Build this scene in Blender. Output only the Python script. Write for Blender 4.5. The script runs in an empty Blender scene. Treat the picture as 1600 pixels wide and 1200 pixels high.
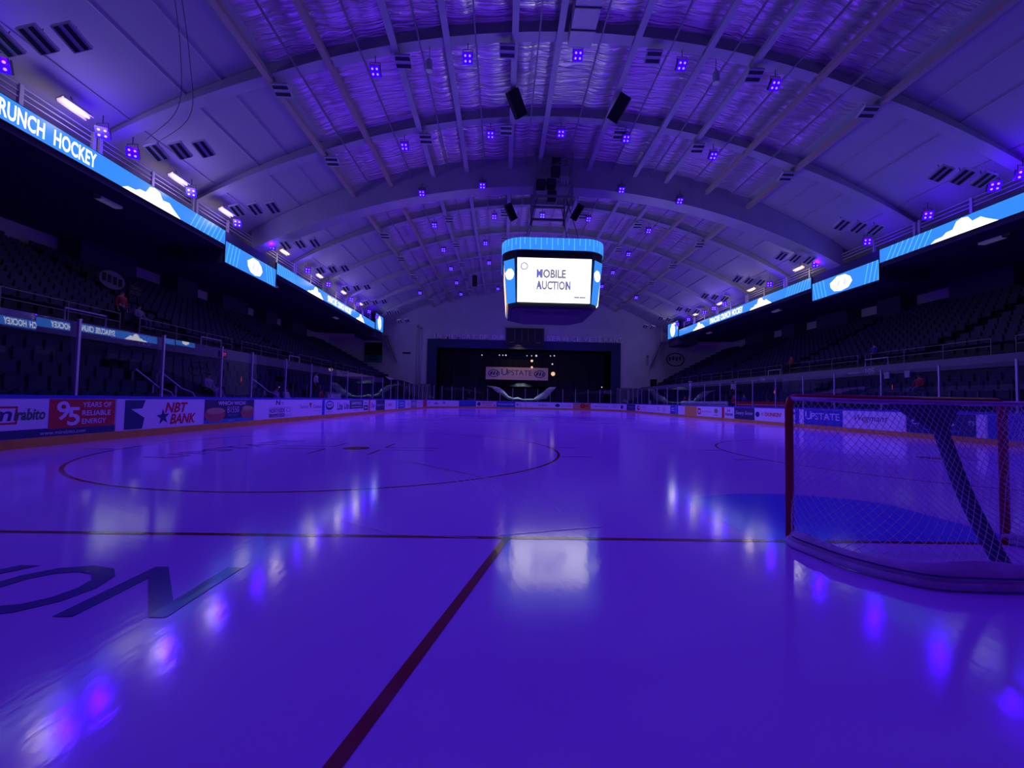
import bpy, bmesh, math, random
from mathutils import Vector, Matrix, Euler
random.seed(7)
PI = math.pi
SC = bpy.context.scene
COL = SC.collection

# ------------------------------------------------------------------ camera
CAM = Vector((-3.42, -3.5626, 1.148))
YAW, PIT, ROL, FPX = 0.0235456, 0.0397748, 0.0199839, 655.825
cd = bpy.data.cameras.new('camera')
cd.sensor_fit = 'HORIZONTAL'; cd.sensor_width = 36.0; cd.lens = FPX / 1600 * 36.0
cd.clip_start = 0.05; cd.clip_end = 400
cam = bpy.data.objects.new('camera', cd); COL.objects.link(cam)
cam.location = CAM
cam.rotation_euler = (Matrix.Rotation(-YAW, 3, 'Z') @ Matrix.Rotation(PI / 2 + PIT, 3, 'X') @ Matrix.Rotation(ROL, 3, 'Z')).to_euler()
SC.camera = cam

# ------------------------------------------------------------------ world, exposure
w = bpy.data.worlds.new('world'); SC.world = w; w.use_nodes = True
bg = w.node_tree.nodes['Background']
bg.inputs['Color'].default_value = (0.10, 0.02, 0.50, 1); bg.inputs['Strength'].default_value = 0.08
vs = SC.view_settings
vs.view_transform = 'Standard'; vs.look = 'None'; vs.gamma = 1.0; vs.use_curve_mapping = False
vs.exposure = 0.0
try:
    SC.cycles.use_denoising = True
    SC.cycles.sample_clamp_indirect = 4.0
    SC.cycles.max_bounces = 8
    SC.cycles.diffuse_bounces = 4
    SC.cycles.transparent_max_bounces = 24
    SC.cycles.caustics_reflective = False
    SC.cycles.caustics_refractive = False
except Exception:
    pass
LED_COL = (0.115, 0.006, 1.0)      # the violet-blue house wash
ROOF_W = 1030.0                     # watts per roof wash lamp
SIDE_W = 300.0                     # watts per balcony wash lamp
WARM_W = 28.0

# ------------------------------------------------------------------ materials
M = {}
def mat(name, col, rough=0.6, metal=0.0, emis=None, estr=0.0, spec=0.5, coat=0.0, noise=None, bump=None):
    m = bpy.data.materials.new(name); m.use_nodes = True
    nt = m.node_tree; b = nt.nodes['Principled BSDF']
    c4 = (*col, 1)
    b.inputs['Base Color'].default_value = c4
    b.inputs['Roughness'].default_value = rough
    b.inputs['Metallic'].default_value = metal
    b.inputs['Specular IOR Level'].default_value = spec
    b.inputs['Coat Weight'].default_value = coat
    if emis:
        b.inputs['Emission Color'].default_value = (*emis, 1)
        b.inputs['Emission Strength'].default_value = estr
    if noise or bump:
        tc = nt.nodes.new('ShaderNodeTexCoord')
        mp = nt.nodes.new('ShaderNodeMapping'); nt.links.new(tc.outputs['Object'], mp.inputs['Vector'])
        if noise:                                   # (scale, amount): worn, mottled colour
            n = nt.nodes.new('ShaderNodeTexNoise'); n.inputs['Scale'].default_value = noise[0]; n.inputs['Detail'].default_value = 5
            nt.links.new(mp.outputs['Vector'], n.inputs['Vector'])
            r = nt.nodes.new('ShaderNodeValToRGB')
            r.color_ramp.elements[0].position = .3; r.color_ramp.elements[1].position = .7
            k = 1 - noise[1]
            r.color_ramp.elements[0].color = (col[0] * k, col[1] * k, col[2] * k, 1)
            r.color_ramp.elements[1].color = c4
            nt.links.new(n.outputs['Fac'], r.inputs['Fac']); nt.links.new(r.outputs['Color'], b.inputs['Base Color'])
        if bump:                                    # (scale, strength, distance)
            n2 = nt.nodes.new('ShaderNodeTexNoise'); n2.inputs['Scale'].default_value = bump[0]; n2.inputs['Detail'].default_value = 4
            nt.links.new(mp.outputs['Vector'], n2.inputs['Vector'])
            bp = nt.nodes.new('ShaderNodeBump'); bp.inputs['Strength'].default_value = bump[1]; bp.inputs['Distance'].default_value = bump[2]
            nt.links.new(n2.outputs['Fac'], bp.inputs['Height']); nt.links.new(bp.outputs['Normal'], b.inputs['Normal'])
    M[name] = m
    return m
def ice_mat(name, col):
    m = mat(name, col, .16, spec=.55)
    nt = m.node_tree; b = nt.nodes['Principled BSDF']
    tc = nt.nodes.new('ShaderNodeTexCoord')
    n = nt.nodes.new('ShaderNodeTexNoise'); n.inputs['Scale'].default_value = .55; n.inputs['Detail'].default_value = 6
    nt.links.new(tc.outputs['Object'], n.inputs['Vector'])
    mr = nt.nodes.new('ShaderNodeMapRange'); mr.inputs['To Min'].default_value = .065; mr.inputs['To Max'].default_value = .16
    nt.links.new(n.outputs['Fac'], mr.inputs['Value']); nt.links.new(mr.outputs['Result'], b.inputs['Roughness'])
    mp = nt.nodes.new('ShaderNodeMapping'); mp.inputs['Scale'].default_value = (9, 3, 1); mp.inputs['Rotation'].default_value = (0, 0, .5)
    nt.links.new(tc.outputs['Object'], mp.inputs['Vector'])
    n2 = nt.nodes.new('ShaderNodeTexNoise'); n2.inputs['Scale'].default_value = 2.2; n2.inputs['Detail'].default_value = 6
    nt.links.new(mp.outputs['Vector'], n2.inputs['Vector'])
    bp = nt.nodes.new('ShaderNodeBump'); bp.inputs['Strength'].default_value = .16; bp.inputs['Distance'].default_value = .004
    nt.links.new(n2.outputs['Fac'], bp.inputs['Height']); nt.links.new(bp.outputs['Normal'], b.inputs['Normal'])
    return m
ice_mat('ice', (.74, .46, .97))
ice_mat('ice_red', (.30, .012, .03))
ice_mat('ice_blue', (.17, .20, .95))
ice_mat('ice_navy', (.14, .13, .34))
ice_mat('ice_scrape', (.98, .98, 1.0))
def foil_mat():
    m = mat('foil', (1.0, .92, .88), .19, metal=.60)
    nt = m.node_tree; b = nt.nodes['Principled BSDF']
    tc = nt.nodes.new('ShaderNodeTexCoord')
    mp = nt.nodes.new('ShaderNodeMapping'); mp.inputs['Scale'].default_value = (.32, 2.6, .3)
    nt.links.new(tc.outputs['Object'], mp.inputs['Vector'])
    n = nt.nodes.new('ShaderNodeTexNoise'); n.inputs['Scale'].default_value = 1.6; n.inputs['Detail'].default_value = 5; n.inputs['Distortion'].default_value = .8
    nt.links.new(mp.outputs['Vector'], n.inputs['Vector'])
    bp = nt.nodes.new('ShaderNodeBump'); bp.inputs['Strength'].default_value = .85; bp.inputs['Distance'].default_value = .26
    nt.links.new(n.outputs['Fac'], bp.inputs['Height']); nt.links.new(bp.outputs['Normal'], b.inputs['Normal'])
    return m
foil_mat()
def glass_mat():
    m = bpy.data.materials.new('rink_glass'); m.use_nodes = True
    nt = m.node_tree; nt.nodes.clear()
    o = nt.nodes.new('ShaderNodeOutputMaterial'); mx = nt.nodes.new('ShaderNodeMixShader')
    tr = nt.nodes.new('ShaderNodeBsdfTransparent'); tr.inputs['Color'].default_value = (.93, .95, .97, 1)
    gl = nt.nodes.new('ShaderNodeBsdfGlossy'); gl.inputs['Roughness'].default_value = .012; gl.inputs['Color'].default_value = (.9, .95, 1, 1)
    lw = nt.nodes.new('ShaderNodeLayerWeight'); lw.inputs['Blend'].default_value = .5
    pw = nt.nodes.new('ShaderNodeMath'); pw.operation = 'POWER'; pw.inputs[1].default_value = 3.2; nt.links.new(lw.outputs['Facing'], pw.inputs[0])
    ma = nt.nodes.new('ShaderNodeMath'); ma.operation = 'MULTIPLY_ADD'; ma.inputs[1].default_value = .20; ma.inputs[2].default_value = .13
    nt.links.new(pw.outputs[0], ma.inputs[0]); nt.links.new(ma.outputs[0], mx.inputs['Fac']); nt.links.new(tr.outputs[0], mx.inputs[1]); nt.links.new(gl.outputs[0], mx.inputs[2])
    nt.links.new(mx.outputs[0], o.inputs['Surface'])
    M['rink_glass'] = m
glass_mat()
mat('white_panel', (.54, .54, .56), .55, noise=(.25, .10))
mat('roof_steel', (.60, .60, .62), .5, noise=(.8, .15))
mat('roof_steel_dark', (.30, .29, .31), .5)
mat('tan_steel', (.55, .45, .36), .55)
mat('duct_steel', (.66, .62, .64), .45, noise=(1.5, .12))
mat('wall_paint', (.62, .61, .65), .8, noise=(.5, .12))
mat('wall_dark', (.20, .19, .24), .85)
mat('concrete', (.34, .34, .37), .85, noise=(1.2, .2))
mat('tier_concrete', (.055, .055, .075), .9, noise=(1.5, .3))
mat('band_paint', (.24, .25, .29), .75, noise=(1.0, .2))
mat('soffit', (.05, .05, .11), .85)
mat('black', (.012, .012, .016), .6)
mat('black_gloss', (.008, .008, .011), .55)
mat('stage_blue', (.02, .035, .09), .8)
mat('curtain', (.015, .016, .025), .95, bump=(3, .5, .1))
mat('seat_plastic', (.012, .014, .075), .6)
mat('rail_dim', (.26, .26, .30), .45)
mat('rail_paint', (.62, .62, .66), .4)
mat('post_alu', (.55, .55, .58), .35, metal=.5)
mat('board_white', (.80, .80, .82), .35)
mat('board_blue', (.04, .05, .50), .35)
mat('kick_yellow', (.80, .42, .05), .45, noise=(2.5, .25))
mat('goal_red', (.50, .012, .03), .3)
mat('net_cord', (.88, .84, .88), .8)
mat('net_canvas', (.78, .74, .80), .8, noise=(9, .22), bump=(22, .5, .01))
mat('pad_navy', (.06, .045, .20), .75)
mat('fixture_white', (.72, .72, .75), .4)
mat('fixture_dark', (.05, .05, .07), .5)
mat('led_lens', (.9, .9, 1), .2, emis=(.27, .14, 1.0), estr=2.3)
mat('led_halo', (.02, .01, .2), .3, emis=(.045, .0, 1.0), estr=.85)
mat('warm_tube', (1, .9, .7), .3, emis=(1.0, .66, .25), estr=1.15)
mat('warm_ghost', (1, .8, .5), .3, emis=(1.0, .62, .25), estr=.9)
mat('white_ghost', (1, 1, 1), .3, emis=(.95, .9, 1.0), estr=.6)
mat('lamp_dim', (.5, .5, .55), .4, emis=(.6, .65, 1.0), estr=.05)
mat('screen_blue', (.01, .02, .05), .4, emis=(.035, .27, 1.0), estr=1.0)
mat('screen_cyan', (.01, .02, .05), .4, emis=(.10, .60, 1.0), estr=1.2)
mat('screen_white', (.05, .05, .05), .4, emis=(1.0, .97, .95), estr=1.8)
mat('screen_pale', (.05, .05, .05), .4, emis=(.72, .76, 1.0), estr=1.1)
mat('screen_board', (.05, .05, .05), .4, emis=(1.0, .97, .92), estr=2.3)
mat('screen_grey', (.05, .05, .05), .4, emis=(.20, .19, .32), estr=1.0)
mat('screen_ink', (.05, .05, .05), .4, emis=(.14, .16, .60), estr=1.0)
mat('screen_orange', (.05, .05, .05), .4, emis=(1.0, .60, .36), estr=1.6)
mat('exit_red', (.3, .01, .02), .4, emis=(1.0, .02, .06), estr=.8)
mat('digit_red', (.3, .05, .05), .4, emis=(1.0, .10, .05), estr=.7)
mat('swag', (.75, .85, .95), .7, noise=(2, .25))
mat('hung_letter', (.95, .93, .97), .4)
for nm, c in dict(ad_white=(.80, .80, .82), ad_red=(.62, .015, .03), ad_navy=(.02, .03, .14), ad_blue=(.03, .06, .42),
                  ad_green=(.05, .16, .09), ad_grey=(.28, .29, .32), ad_yellow=(.78, .45, .06), ad_orange=(.75, .16, .05),
                  ad_teal=(.03, .25, .45), ad_meat=(.50, .12, .10), ad_bread=(.62, .36, .16), ad_lime=(.20, .42, .10),
                  ad_ink=(.04, .04, .10), ad_pink=(.80, .55, .62), banner=(.78, .60, .42), tarp_teal=(.04, .20, .24)).items():
    mat(nm, c, .4)
for nm, c in dict(skin=(.55, .33, .24), hair_dark=(.03, .02, .02), cloth_white=(.62, .62, .66), cloth_red=(.42, .03, .03),
                  cloth_blue=(.04, .06, .30), cloth_black=(.03, .03, .035), cloth_grey=(.22, .22, .25), cloth_plum=(.30, .16, .36),
                  denim=(.06, .08, .16), shoe=(.03, .03, .03), eye=(.01, .01, .01)).items():
    mat(nm, c, .75)

# ------------------------------------------------------------------ mesh helpers
_fonts = {}
def glyphs(txt, bold=0.0, shear=0.0):
    key = (txt, bold, shear)
    if key not in _fonts:
        cu = bpy.data.curves.new('t', 'FONT'); cu.body = txt; cu.size = 1; cu.offset = bold; cu.shear = shear
        cu.resolution_u = 3; cu.fill_mode = 'FRONT'
        ob = bpy.data.objects.new('t', cu); COL.objects.link(ob)
        bpy.context.view_layer.update()
        me = bpy.data.meshes.new_from_object(ob.evaluated_get(bpy.context.evaluated_depsgraph_get()))
        V = [(v.co.x, v.co.y) for v in me.vertices]; F = [tuple(p.vertices) for p in me.polygons]
        bpy.data.objects.remove(ob); bpy.data.curves.remove(cu); bpy.data.meshes.remove(me)
        xs = [a for a, b in V] or [0]; ys = [b for a, b in V] or [0]
        _fonts[key] = (V, F, min(xs), max(xs), min(ys), max(ys))
    return _fonts[key]
class MB:
    def __init__(s): s.v = []; s.f = []; s.m = []; s.mats = []
    def mi(s, name):
        if name not in s.mats: s.mats.append(name)
        return s.mats.index(name)
    def poly(s, pts, mt):
        b = len(s.v); s.v += [tuple(p) for p in pts]; s.f.append(tuple(range(b, b + len(pts)))); s.m.append(s.mi(mt))
    def mesh(s, V, F, mt):
        b = len(s.v); s.v += [tuple(p) for p in V]; k = s.mi(mt)
        for f in F: s.f.append(tuple(b + i for i in f)); s.m.append(k)
    def box(s, c, d, mt, R=None):
        V = []
        for x in (-.5, .5):
            for y in (-.5, .5):
                for z in (-.5, .5):
                    p = Vector((x * d[0], y * d[1], z * d[2]))
                    if R: p = R @ p
                    V.append(p + Vector(c))
        s.mesh(V, [(0, 1, 3, 2), (4, 6, 7, 5), (0, 4, 5, 1), (2, 3, 7, 6), (0, 2, 6, 4), (1, 5, 7, 3)], mt)
    def bar(s, a, b, wd, mt, n=4, w2=None):
        s.tube([a, b], wd, mt, n)
    def tube(s, pts, r, mt, n=8, closed=False):
        pts = [Vector(p) for p in pts]; L = len(pts); V = []; F = []
        rr = r if isinstance(r, (list, tuple)) else [r] * L
        prev = None
        for i, p in enumerate(pts):
            if closed: t = pts[(i + 1) % L] - pts[i - 1]
            else: t = pts[min(i + 1, L - 1)] - pts[max(i - 1, 0)]
            t.normalize()
            if prev is None:
                up = Vector((0, 0, 1)) if abs(t.z) < .9 else Vector((1, 0, 0))
                a = t.cross(up).normalized()
            else:
                a = (prev - t * prev.dot(t)).normalized()
            prev = a; c = t.cross(a)
            for k in range(n):
                an = 2 * PI * (k + .5) / n
                V.append(p + (a * math.cos(an) + c * math.sin(an)) * rr[i])
        for i in range(L if closed else L - 1):
            j = (i + 1) % L
            for k in range(n):
                F.append((i * n + k, i * n + (k + 1) % n, j * n + (k + 1) % n, j * n + k))
        if not closed:
            F.append(tuple(range(n - 1, -1, -1))); F.append(tuple((L - 1) * n + k for k in range(n)))
        s.mesh(V, F, mt)
    def disc(s, c, r, nrm, depth, mt, n=16):
        nv = Vector(nrm).normalized(); c = Vector(c)
        s.tube([c, c + nv * depth], r, mt, n)
    def ball(s, c, r, mt, nu=10, nv=7):
        V = []; F = []; r = r if isinstance(r, (tuple, list)) else (r, r, r)
        for i in range(nv + 1):
            th = PI * i / nv
            for k in range(nu):
                ph = 2 * PI * k / nu
                V.append((c[0] + r[0] * math.sin(th) * math.cos(ph), c[1] + r[1] * math.sin(th) * math.sin(ph), c[2] + r[2] * math.cos(th)))
        for i in range(nv):
            for k in range(nu):
                F.append((i * nu + k, i * nu + (k + 1) % nu, (i + 1) * nu + (k + 1) % nu, (i + 1) * nu + k))
        s.mesh(V, F, mt)
    def prism(s, pts, vec, mt):
        vec = Vector(vec); A = [Vector(p) for p in pts]; B = [p + vec for p in A]; n = len(A)
        F = [tuple(range(n - 1, -1, -1)), tuple(range(n, 2 * n))]
        for i in range(n): F.append((i, (i + 1) % n, n + (i + 1) % n, n + i))
        s.mesh(A + B, F, mt)
    def text(s, txt, mapf, u, v, h, mt, width=None, align='L', bold=0.0, shear=0.0):
        V, F, x0, x1, y0, y1 = glyphs(txt, bold, shear)
        if x1 - x0 < 1e-6: return
        sy = h / max(y1 - y0, 1e-6); sx = (width / (x1 - x0)) if width else sy * .95
        W = (x1 - x0) * sx
        ou = u - (W / 2 if align == 'C' else 0)
        s.mesh([mapf(ou + (a - x0) * sx, v + (b - y0) * sy) for a, b in V], F, mt)
    def build(s, name, parent=None, loc=(0, 0, 0), smooth=False, world=None):
        me = bpy.data.meshes.new(name)
        me.from_pydata([tuple(p) for p in s.v], [], s.f)
        for n in s.mats: me.materials.append(M[n])
        me.polygons.foreach_set('material_index', s.m)
        if smooth: me.polygons.foreach_set('use_smooth', [True] * len(s.f))
        bm = bmesh.new(); bm.from_mesh(me); bmesh.ops.recalc_face_normals(bm, faces=[f for f in bm.faces]); bm.to_mesh(me); bm.free()
        me.update()
        o = bpy.data.objects.new(name, me); COL.objects.link(o); o.location = loc
        if parent: o.parent = parent
        return o
def tag(o, label, cat, group=None):
    o['label'] = label; o['category'] = cat
    if group: o['group'] = group
    return o
def struct(mb, name, label=None, smooth=False):
    o = mb.build(name, smooth=smooth); o['kind'] = 'structure'
    if label: o['label'] = label
    return o
def empty(name, loc, label, cat, group=None, rz=0.0):
    o = bpy.data.objects.new(name, None); COL.objects.link(o); o.empty_display_size = .2
    o.location = loc; o.rotation_euler = (0, 0, rz)
    return tag(o, label, cat, group)
def copy_tree(src, loc=None, rot=None, label=None, group=None):
    def cp(o, par):
        c = o.copy(); COL.objects.link(c)
        if par: c.parent = par
        for ch in list(o.children): cp(ch, c)
        return c
    r = cp(src, None)
    if loc is not None: r.location = loc
    if rot is not None: r.rotation_euler = rot
    if label: r['label'] = label
    if group: r['group'] = group
    return r
ORD = ['first', 'second', 'third', 'fourth', 'fifth', 'sixth', 'seventh', 'eighth', 'ninth', 'tenth', 'eleventh', 'twelfth', 'thirteenth',
       'fourteenth', 'fifteenth', 'sixteenth', 'seventeenth', 'eighteenth', 'nineteenth', 'twentieth', 'twenty-first', 'twenty-second',
       'twenty-third', 'twenty-fourth', 'twenty-fifth', 'twenty-sixth', 'twenty-seventh', 'twenty-eighth', 'twenty-ninth', 'thirtieth']
def ordn(i): return ORD[i] if i < len(ORD) else 'number %d' % (i + 1)
def plane_map(o, du, dv):
    o, du, dv = Vector(o), Vector(du), Vector(dv)
    return lambda u, v: o + du * u + dv * v

# ------------------------------------------------------------------ rink outline
HW, YF, RC, YB = 12.95, 57.6, 8.5, 5.15
S1 = YF - RC - YB; S2 = S1 + RC * PI / 2; S3 = S2 + 2 * (HW - RC); S4 = S3 + RC * PI / 2; S5 = S4 + S1
def path(s, off=0.0):           # point on the boards, shifted outwards by off
    if s < 0:
        a = -s / RC; r = RC + off; return Vector((-HW + RC - r * math.cos(a), YB - r * math.sin(a), 0))
    if s < S1: return Vector((-HW - off, YB + s, 0))
    if s < S2:
        a = (s - S1) / RC; r = RC + off; return Vector((-HW + RC - r * math.cos(a), YF - RC + r * math.sin(a), 0))
    if s < S3: return Vector((-HW + RC + s - S2, YF + off, 0))
    if s < S4:
        a = (s - S3) / RC; r = RC + off; return Vector((HW - RC + r * math.sin(a), YF - RC + r * math.cos(a), 0))
    if s < S5: return Vector((HW + off, YF - RC - (s - S4), 0))
    a = (s - S5) / RC; r = RC + off; return Vector((HW - RC + r * math.cos(a), YB - r * math.sin(a), 0))
def srange(a, b):
    n = 1 if (0 <= a and b <= S1) or (S2 <= a and b <= S3) or (S4 <= a and b <= S5) else max(2, int((b - a) / .14))
    return [a + (b - a) * i / n for i in range(n + 1)]
SA, SB = -9.5, S5 + 9.5
def cuts(a, b):
    c = sorted({a, b, *[x for x in (0, S1, S2, S3, S4, S5) if a < x < b]}); out = []
    for i in range(len(c) - 1):
        r = srange(c[i] + 1e-6, c[i + 1] - 1e-6); out += r if i == 0 else r[1:]
    return out
def sweep(mb, a, b, prof, mt):  # closed profile of (outward offset, z) swept along the boards
    ss = cuts(a, b); n = len(prof); V = []; F = []
    for s in ss:
        for (o, z) in prof:
            p = path(s, o); V.append((p.x, p.y, z))
    for i in range(len(ss) - 1):
        for k in range(n):
            F.append((i * n + k, i * n + (k + 1) % n, (i + 1) * n + (k + 1) % n, (i + 1) * n + k))
    F.append(tuple(range(n))); F.append(tuple((len(ss) - 1) * n + k for k in range(n - 1, -1, -1)))
    mb.mesh(V, F, mt)

# ------------------------------------------------------------------ floor: the ice with its painted marks
ice = MB()
outl = [path(s) for s in cuts(SA, SB)]
outl += [Vector((4.45, -3.35, 0)), Vector((-4.45, -3.35, 0))]
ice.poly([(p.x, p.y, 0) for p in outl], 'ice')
ZM = .0015
def irect(x0, y0, x1, y1, mt, z=ZM): ice.poly([(x0, y0, z), (x1, y0, z), (x1, y1, z), (x0, y1, z)], mt)
def iline(a, b, wd, mt, z=ZM):
    a, b = Vector((*a, z)), Vector((*b, z)); d = (b - a).normalized(); n = Vector((-d.y, d.x, 0)) * wd / 2
    ice.poly([a - n, b - n, b + n, a + n], mt)
def iarc(cx, cy, r, wd, a0, a1, mt, n=48, z=ZM):
    for i in range(n):
        t0 = a0 + (a1 - a0) * i / n; t1 = a0 + (a1 - a0) * (i + 1) / n
        ice.poly([(cx + q * math.cos(t), cy + q * math.sin(t), z) for q, t in ((r - wd / 2, t0), (r - wd / 2, t1), (r + wd / 2, t1), (r + wd / 2, t0))], mt)
def idisc(cx, cy, r, mt, n=28, z=ZM): ice.poly([(cx + r * math.cos(2 * PI * i / n), cy + r * math.sin(2 * PI * i / n), z) for i in range(n)], mt)
iline((-12.1, 0), (12.1, 0), .055, 'ice_red', .002)
irect(-HW, 54.2, HW, 54.26, 'ice_red')
irect(-HW, 26.97, HW, 27.27, 'ice_red')
irect(-HW, 19.35, HW, 19.66, 'ice_blue'); irect(-HW, 34.6, HW, 34.9, 'ice_blue')
iline((-3.353, 0), (-3.92, -2.2), .06, 'ice_red', .0025); iline((-3.92, -2.2), (-4.2, -3.3), .06, 'ice_red', .0025)
iline((3.353, 0), (4.2, -3.3), .06, 'ice_red', .0025)
# goal crease
cr = [(-1.22, 0.03), (-1.22, 1.37)] + [(1.83 * math.cos(a), 1.83 * math.sin(a) * .95 + .15) for a in [PI - .86 - i * (PI - 1.72) / 14 for i in range(15)]] + [(1.22, 1.37), (1.22, .03)]
ice.poly([(x, y, .001) for x, y in cr], 'ice_blue')
for cy, dr in ((6.1, 1), (48.1, -1)):
    for cx in (-6.7, 6.7):
        iarc(cx, cy, 4.57, .055, 0, 2 * PI, 'ice_red', 80)
        idisc(cx, cy, .30, 'ice_red')
        for sx in (-1, 1):
            for sy in (-1, 1):
                iline((cx + sx * .6, cy + sy * .23), (cx + sx * 1.8, cy + sy * .23), .05, 'ice_red')
                iline((cx + sx * .6, cy + sy * .23), (cx + sx * .6, cy + sy * 1.1), .05, 'ice_red')
            for sy in (-.85, .85): iline((cx + sx * 4.57, cy + sy), (cx + sx * 5.2, cy + sy), .05, 'ice_red')
for cy in (21.0, 33.2):
    for cx in (-6.7, 6.7): idisc(cx, cy, .3, 'ice_red')
iarc(0, 27.1, 4.57, .06, 0, 2 * PI, 'ice_blue', 80)
# advert lettering in the ice
im = plane_map((0, 0, .003), (1, 0, 0), (0, 1, 0))
ice.text('YON', im, -7.0, -1.33, .66, 'ice_navy', width=1.88, bold=.012)
im2 = plane_map((-10.4, 3.7, .003), (.22, .975, 0), (-.975, .22, 0))
ice.text('UPSTATE', im2, .6, -1.0, .62, 'ice_navy', width=3.6, bold=.01)
ice.text('UPSTATE', plane_map((-9.5, 40, .003), (1, 0, 0), (0, 1, 0)), 0, 0, 2.0, 'ice_navy', width=7, bold=.01)
for (x0, y0, x1, y1) in ((-5.5, 12.5, -1.5, 14.6), (2, 12.8, 7, 14.4), (-3.5, 44.0, 3.5, 46)): irect(x0, y0, x1, y1, 'ice_navy', .0012) if y0 > 40 else None
# skate and resurfacer scrapes
iline((-3.42, .06), (-2.45, .36), .022, 'ice_scrape', .0035)
for k in range(9):
    iarc(-6.2 - k * .28, .2 + k * .1, 3.6 + k * .13, .012, .12 + .02 * k, .95 + .03 * k, 'ice_scrape', 24, .0032)
iline((-4.9, .45), (-4.3, .05), .012, 'ice_scrape', .0035); iline((-4.3, .05), (-3.6, -.02), .01, 'ice_scrape', .0035)
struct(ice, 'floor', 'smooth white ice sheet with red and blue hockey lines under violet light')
fl = MB(); fl.box((0, 28, -.15), (64, 84, .2), 'concrete'); struct(fl, 'floor_surround', 'dim concrete floor around the ice rink')

# ------------------------------------------------------------------ boards, adverts, glass
boards = empty('rink_boards', (0, 0, 0), 'white dasher boards with yellow kickplate and blue cap rail around the ice', 'boards')
b = MB(); sweep(b, SA, SB, [(0, .19), (.09, .19), (.09, 1.0), (0, 1.0)], 'board_white'); b.build('board_panel', boards)
b = MB(); sweep(b, SA, SB, [(-.012, 0), (.09, 0), (.09, .19), (-.012, .19)], 'kick_yellow'); b.build('kickplate', boards)
b = MB(); sweep(b, SA, SB, [(-.015, 1.0), (.12, 1.0), (.12, 1.07), (-.015, 1.07)], 'board_blue'); b.build('cap_rail', boards)
def smap(s0, off, z0): return lambda u, v: (lambda p: Vector((p.x, p.y, z0 + v)))(path(s0 + u, off))
A0, A1 = .20, .985
def ad(s0, s1, bgc, label, items=(), z0=A0, z1=A1):
    mb = MB(); sweep(mb, s0 + .015, s1 - .015, [(-.011, z0), (-.002, z0), (-.002, z1), (-.011, z1)], bgc)
    W = s1 - s0; H = z1 - z0; mp = smap(s0, -.014, z0)
    for qi, it in enumerate(items):
        k = it[0]; lift = .0125 + .0005 * qi
        if k == 't':        # text, x, y, h, w (fractions), colour, bold, shear
            _, tx, x, y, h, wd, c, bo, sh = it
            mb.text(tx, smap(s0, -lift - .001, z0), x * W, y * H, h * H, c, width=wd * W, bold=bo, shear=sh)
        elif k == 'r':      # rectangle
            _, x, y, wd, h, c = it
            mq = smap(s0, -lift, z0); n = max(1, int(wd * W / .14))
            for i in range(n):
                a0 = x * W + wd * W * i / n; a1 = x * W + wd * W * (i + 1) / n
                mb.poly([mq(a0, y * H), mq(a1, y * H), mq(a1, (y + h) * H), mq(a0, (y + h) * H)], c)
        elif k == 'p':      # polygon
            _, pts, c = it[:3]; mq = smap(s0, -lift, z0)
            mb.poly([mq(x * W, y * H) for x, y in pts], c)
        elif k == 'e':      # ellipse
            _, x, y, rx, ry, c = it; mq = smap(s0, -lift, z0)
            mb.poly([mq(x * W + rx * W * math.cos(i * PI / 10), y * H + ry * H * math.sin(i * PI / 10)) for i in range(20)], c)
    return tag(mb.build('advert_panel'), label, 'advert', 'advert panels on the boards')
def star(cx, cy, r, ar, rot=0): return [(cx + (r if i % 2 == 0 else r * .40) * math.sin(i * PI / 5 + rot) / ar, cy + (r if i % 2 == 0 else r * .40) * math.cos(i * PI / 5 + rot)) for i in range(10)]
T = lambda tx, x, y, h, w, c, bo=.0, sh=.0: ('t', tx, x, y, h, w, c, bo, sh)
Rr = lambda x, y, w, h, c: ('r', x, y, w, h, c)
ad(-1.55, .37, 'ad_white', 'white advert reading Mirabito over a navy strip at far left', [Rr(0, 0, 1, .22, 'ad_navy'),
   Rr(.42, .37, .28, .45, 'ad_red'), Rr(.43, .42, .25, .35, 'ad_white'), T('m', .46, .46, .24, .19, 'ad_navy', .02, .15), T('irabito', .665, .46, .30, .30, 'ad_green', .03, .15)])
ad(.37, 1.90, 'ad_red', 'red advert reading 95 years of reliable energy', [Rr(0, 0, 1, .20, 'ad_navy'), T('9', .10, .42, .53, .18, 'ad_white', .02), T('5', .25, .26, .52, .18, 'ad_white', .02),
   T('YEARS OF', .46, .77, .15, .46, 'ad_white', .015), T('RELIABLE', .46, .53, .15, .45, 'ad_white', .015), T('ENERGY', .46, .29, .15, .38, 'ad_white', .015), T('www.mirabito.com', -.10, .05, .10, .62, 'ad_white')])
ad(1.90, 4.98, 'ad_white', 'white advert reading NBT Bank with a navy star block', [Rr(.08, .02, .25, .96, 'ad_navy'),
   ('p', [(.14, .68), (.25, .70), (.28, 1.0), (.345, 1.0), (.345, 0), (.255, 0), (.275, .38)], 'ad_white', .001),
   T('NBT', .49, .52, .38, .28, 'ad_red', .035, .25), T('BANK', .555, .10, .38, .33, 'ad_red', .035, .25), ('p', star(.475, .38, .30, 3.9, -.1), 'ad_navy', .002)])
ad(5.0, 7.69, 'ad_ink', 'dark sandwich advert reading Which Wich', [T('WHICH WICH?', .24, .76, .18, .56, 'ad_white', .03), T('B1550', .42, .42, .28, .24, 'ad_white', .0), T('MORE', .44, .24, .13, .2, 'ad_teal', .01),
   Rr(0, 0, 1, .17, 'ad_teal'), ('e', .19, .36, .19, .30, 'ad_meat'), ('e', .20, .52, .17, .14, 'ad_bread'), ('e', .85, .40, .15, .30, 'ad_meat'), ('e', .86, .54, .13, .12, 'ad_lime'), ('e', .85, .62, .12, .10, 'ad_bread'), T('order now', .44, .05, .07, .14, 'ad_white')])
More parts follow.
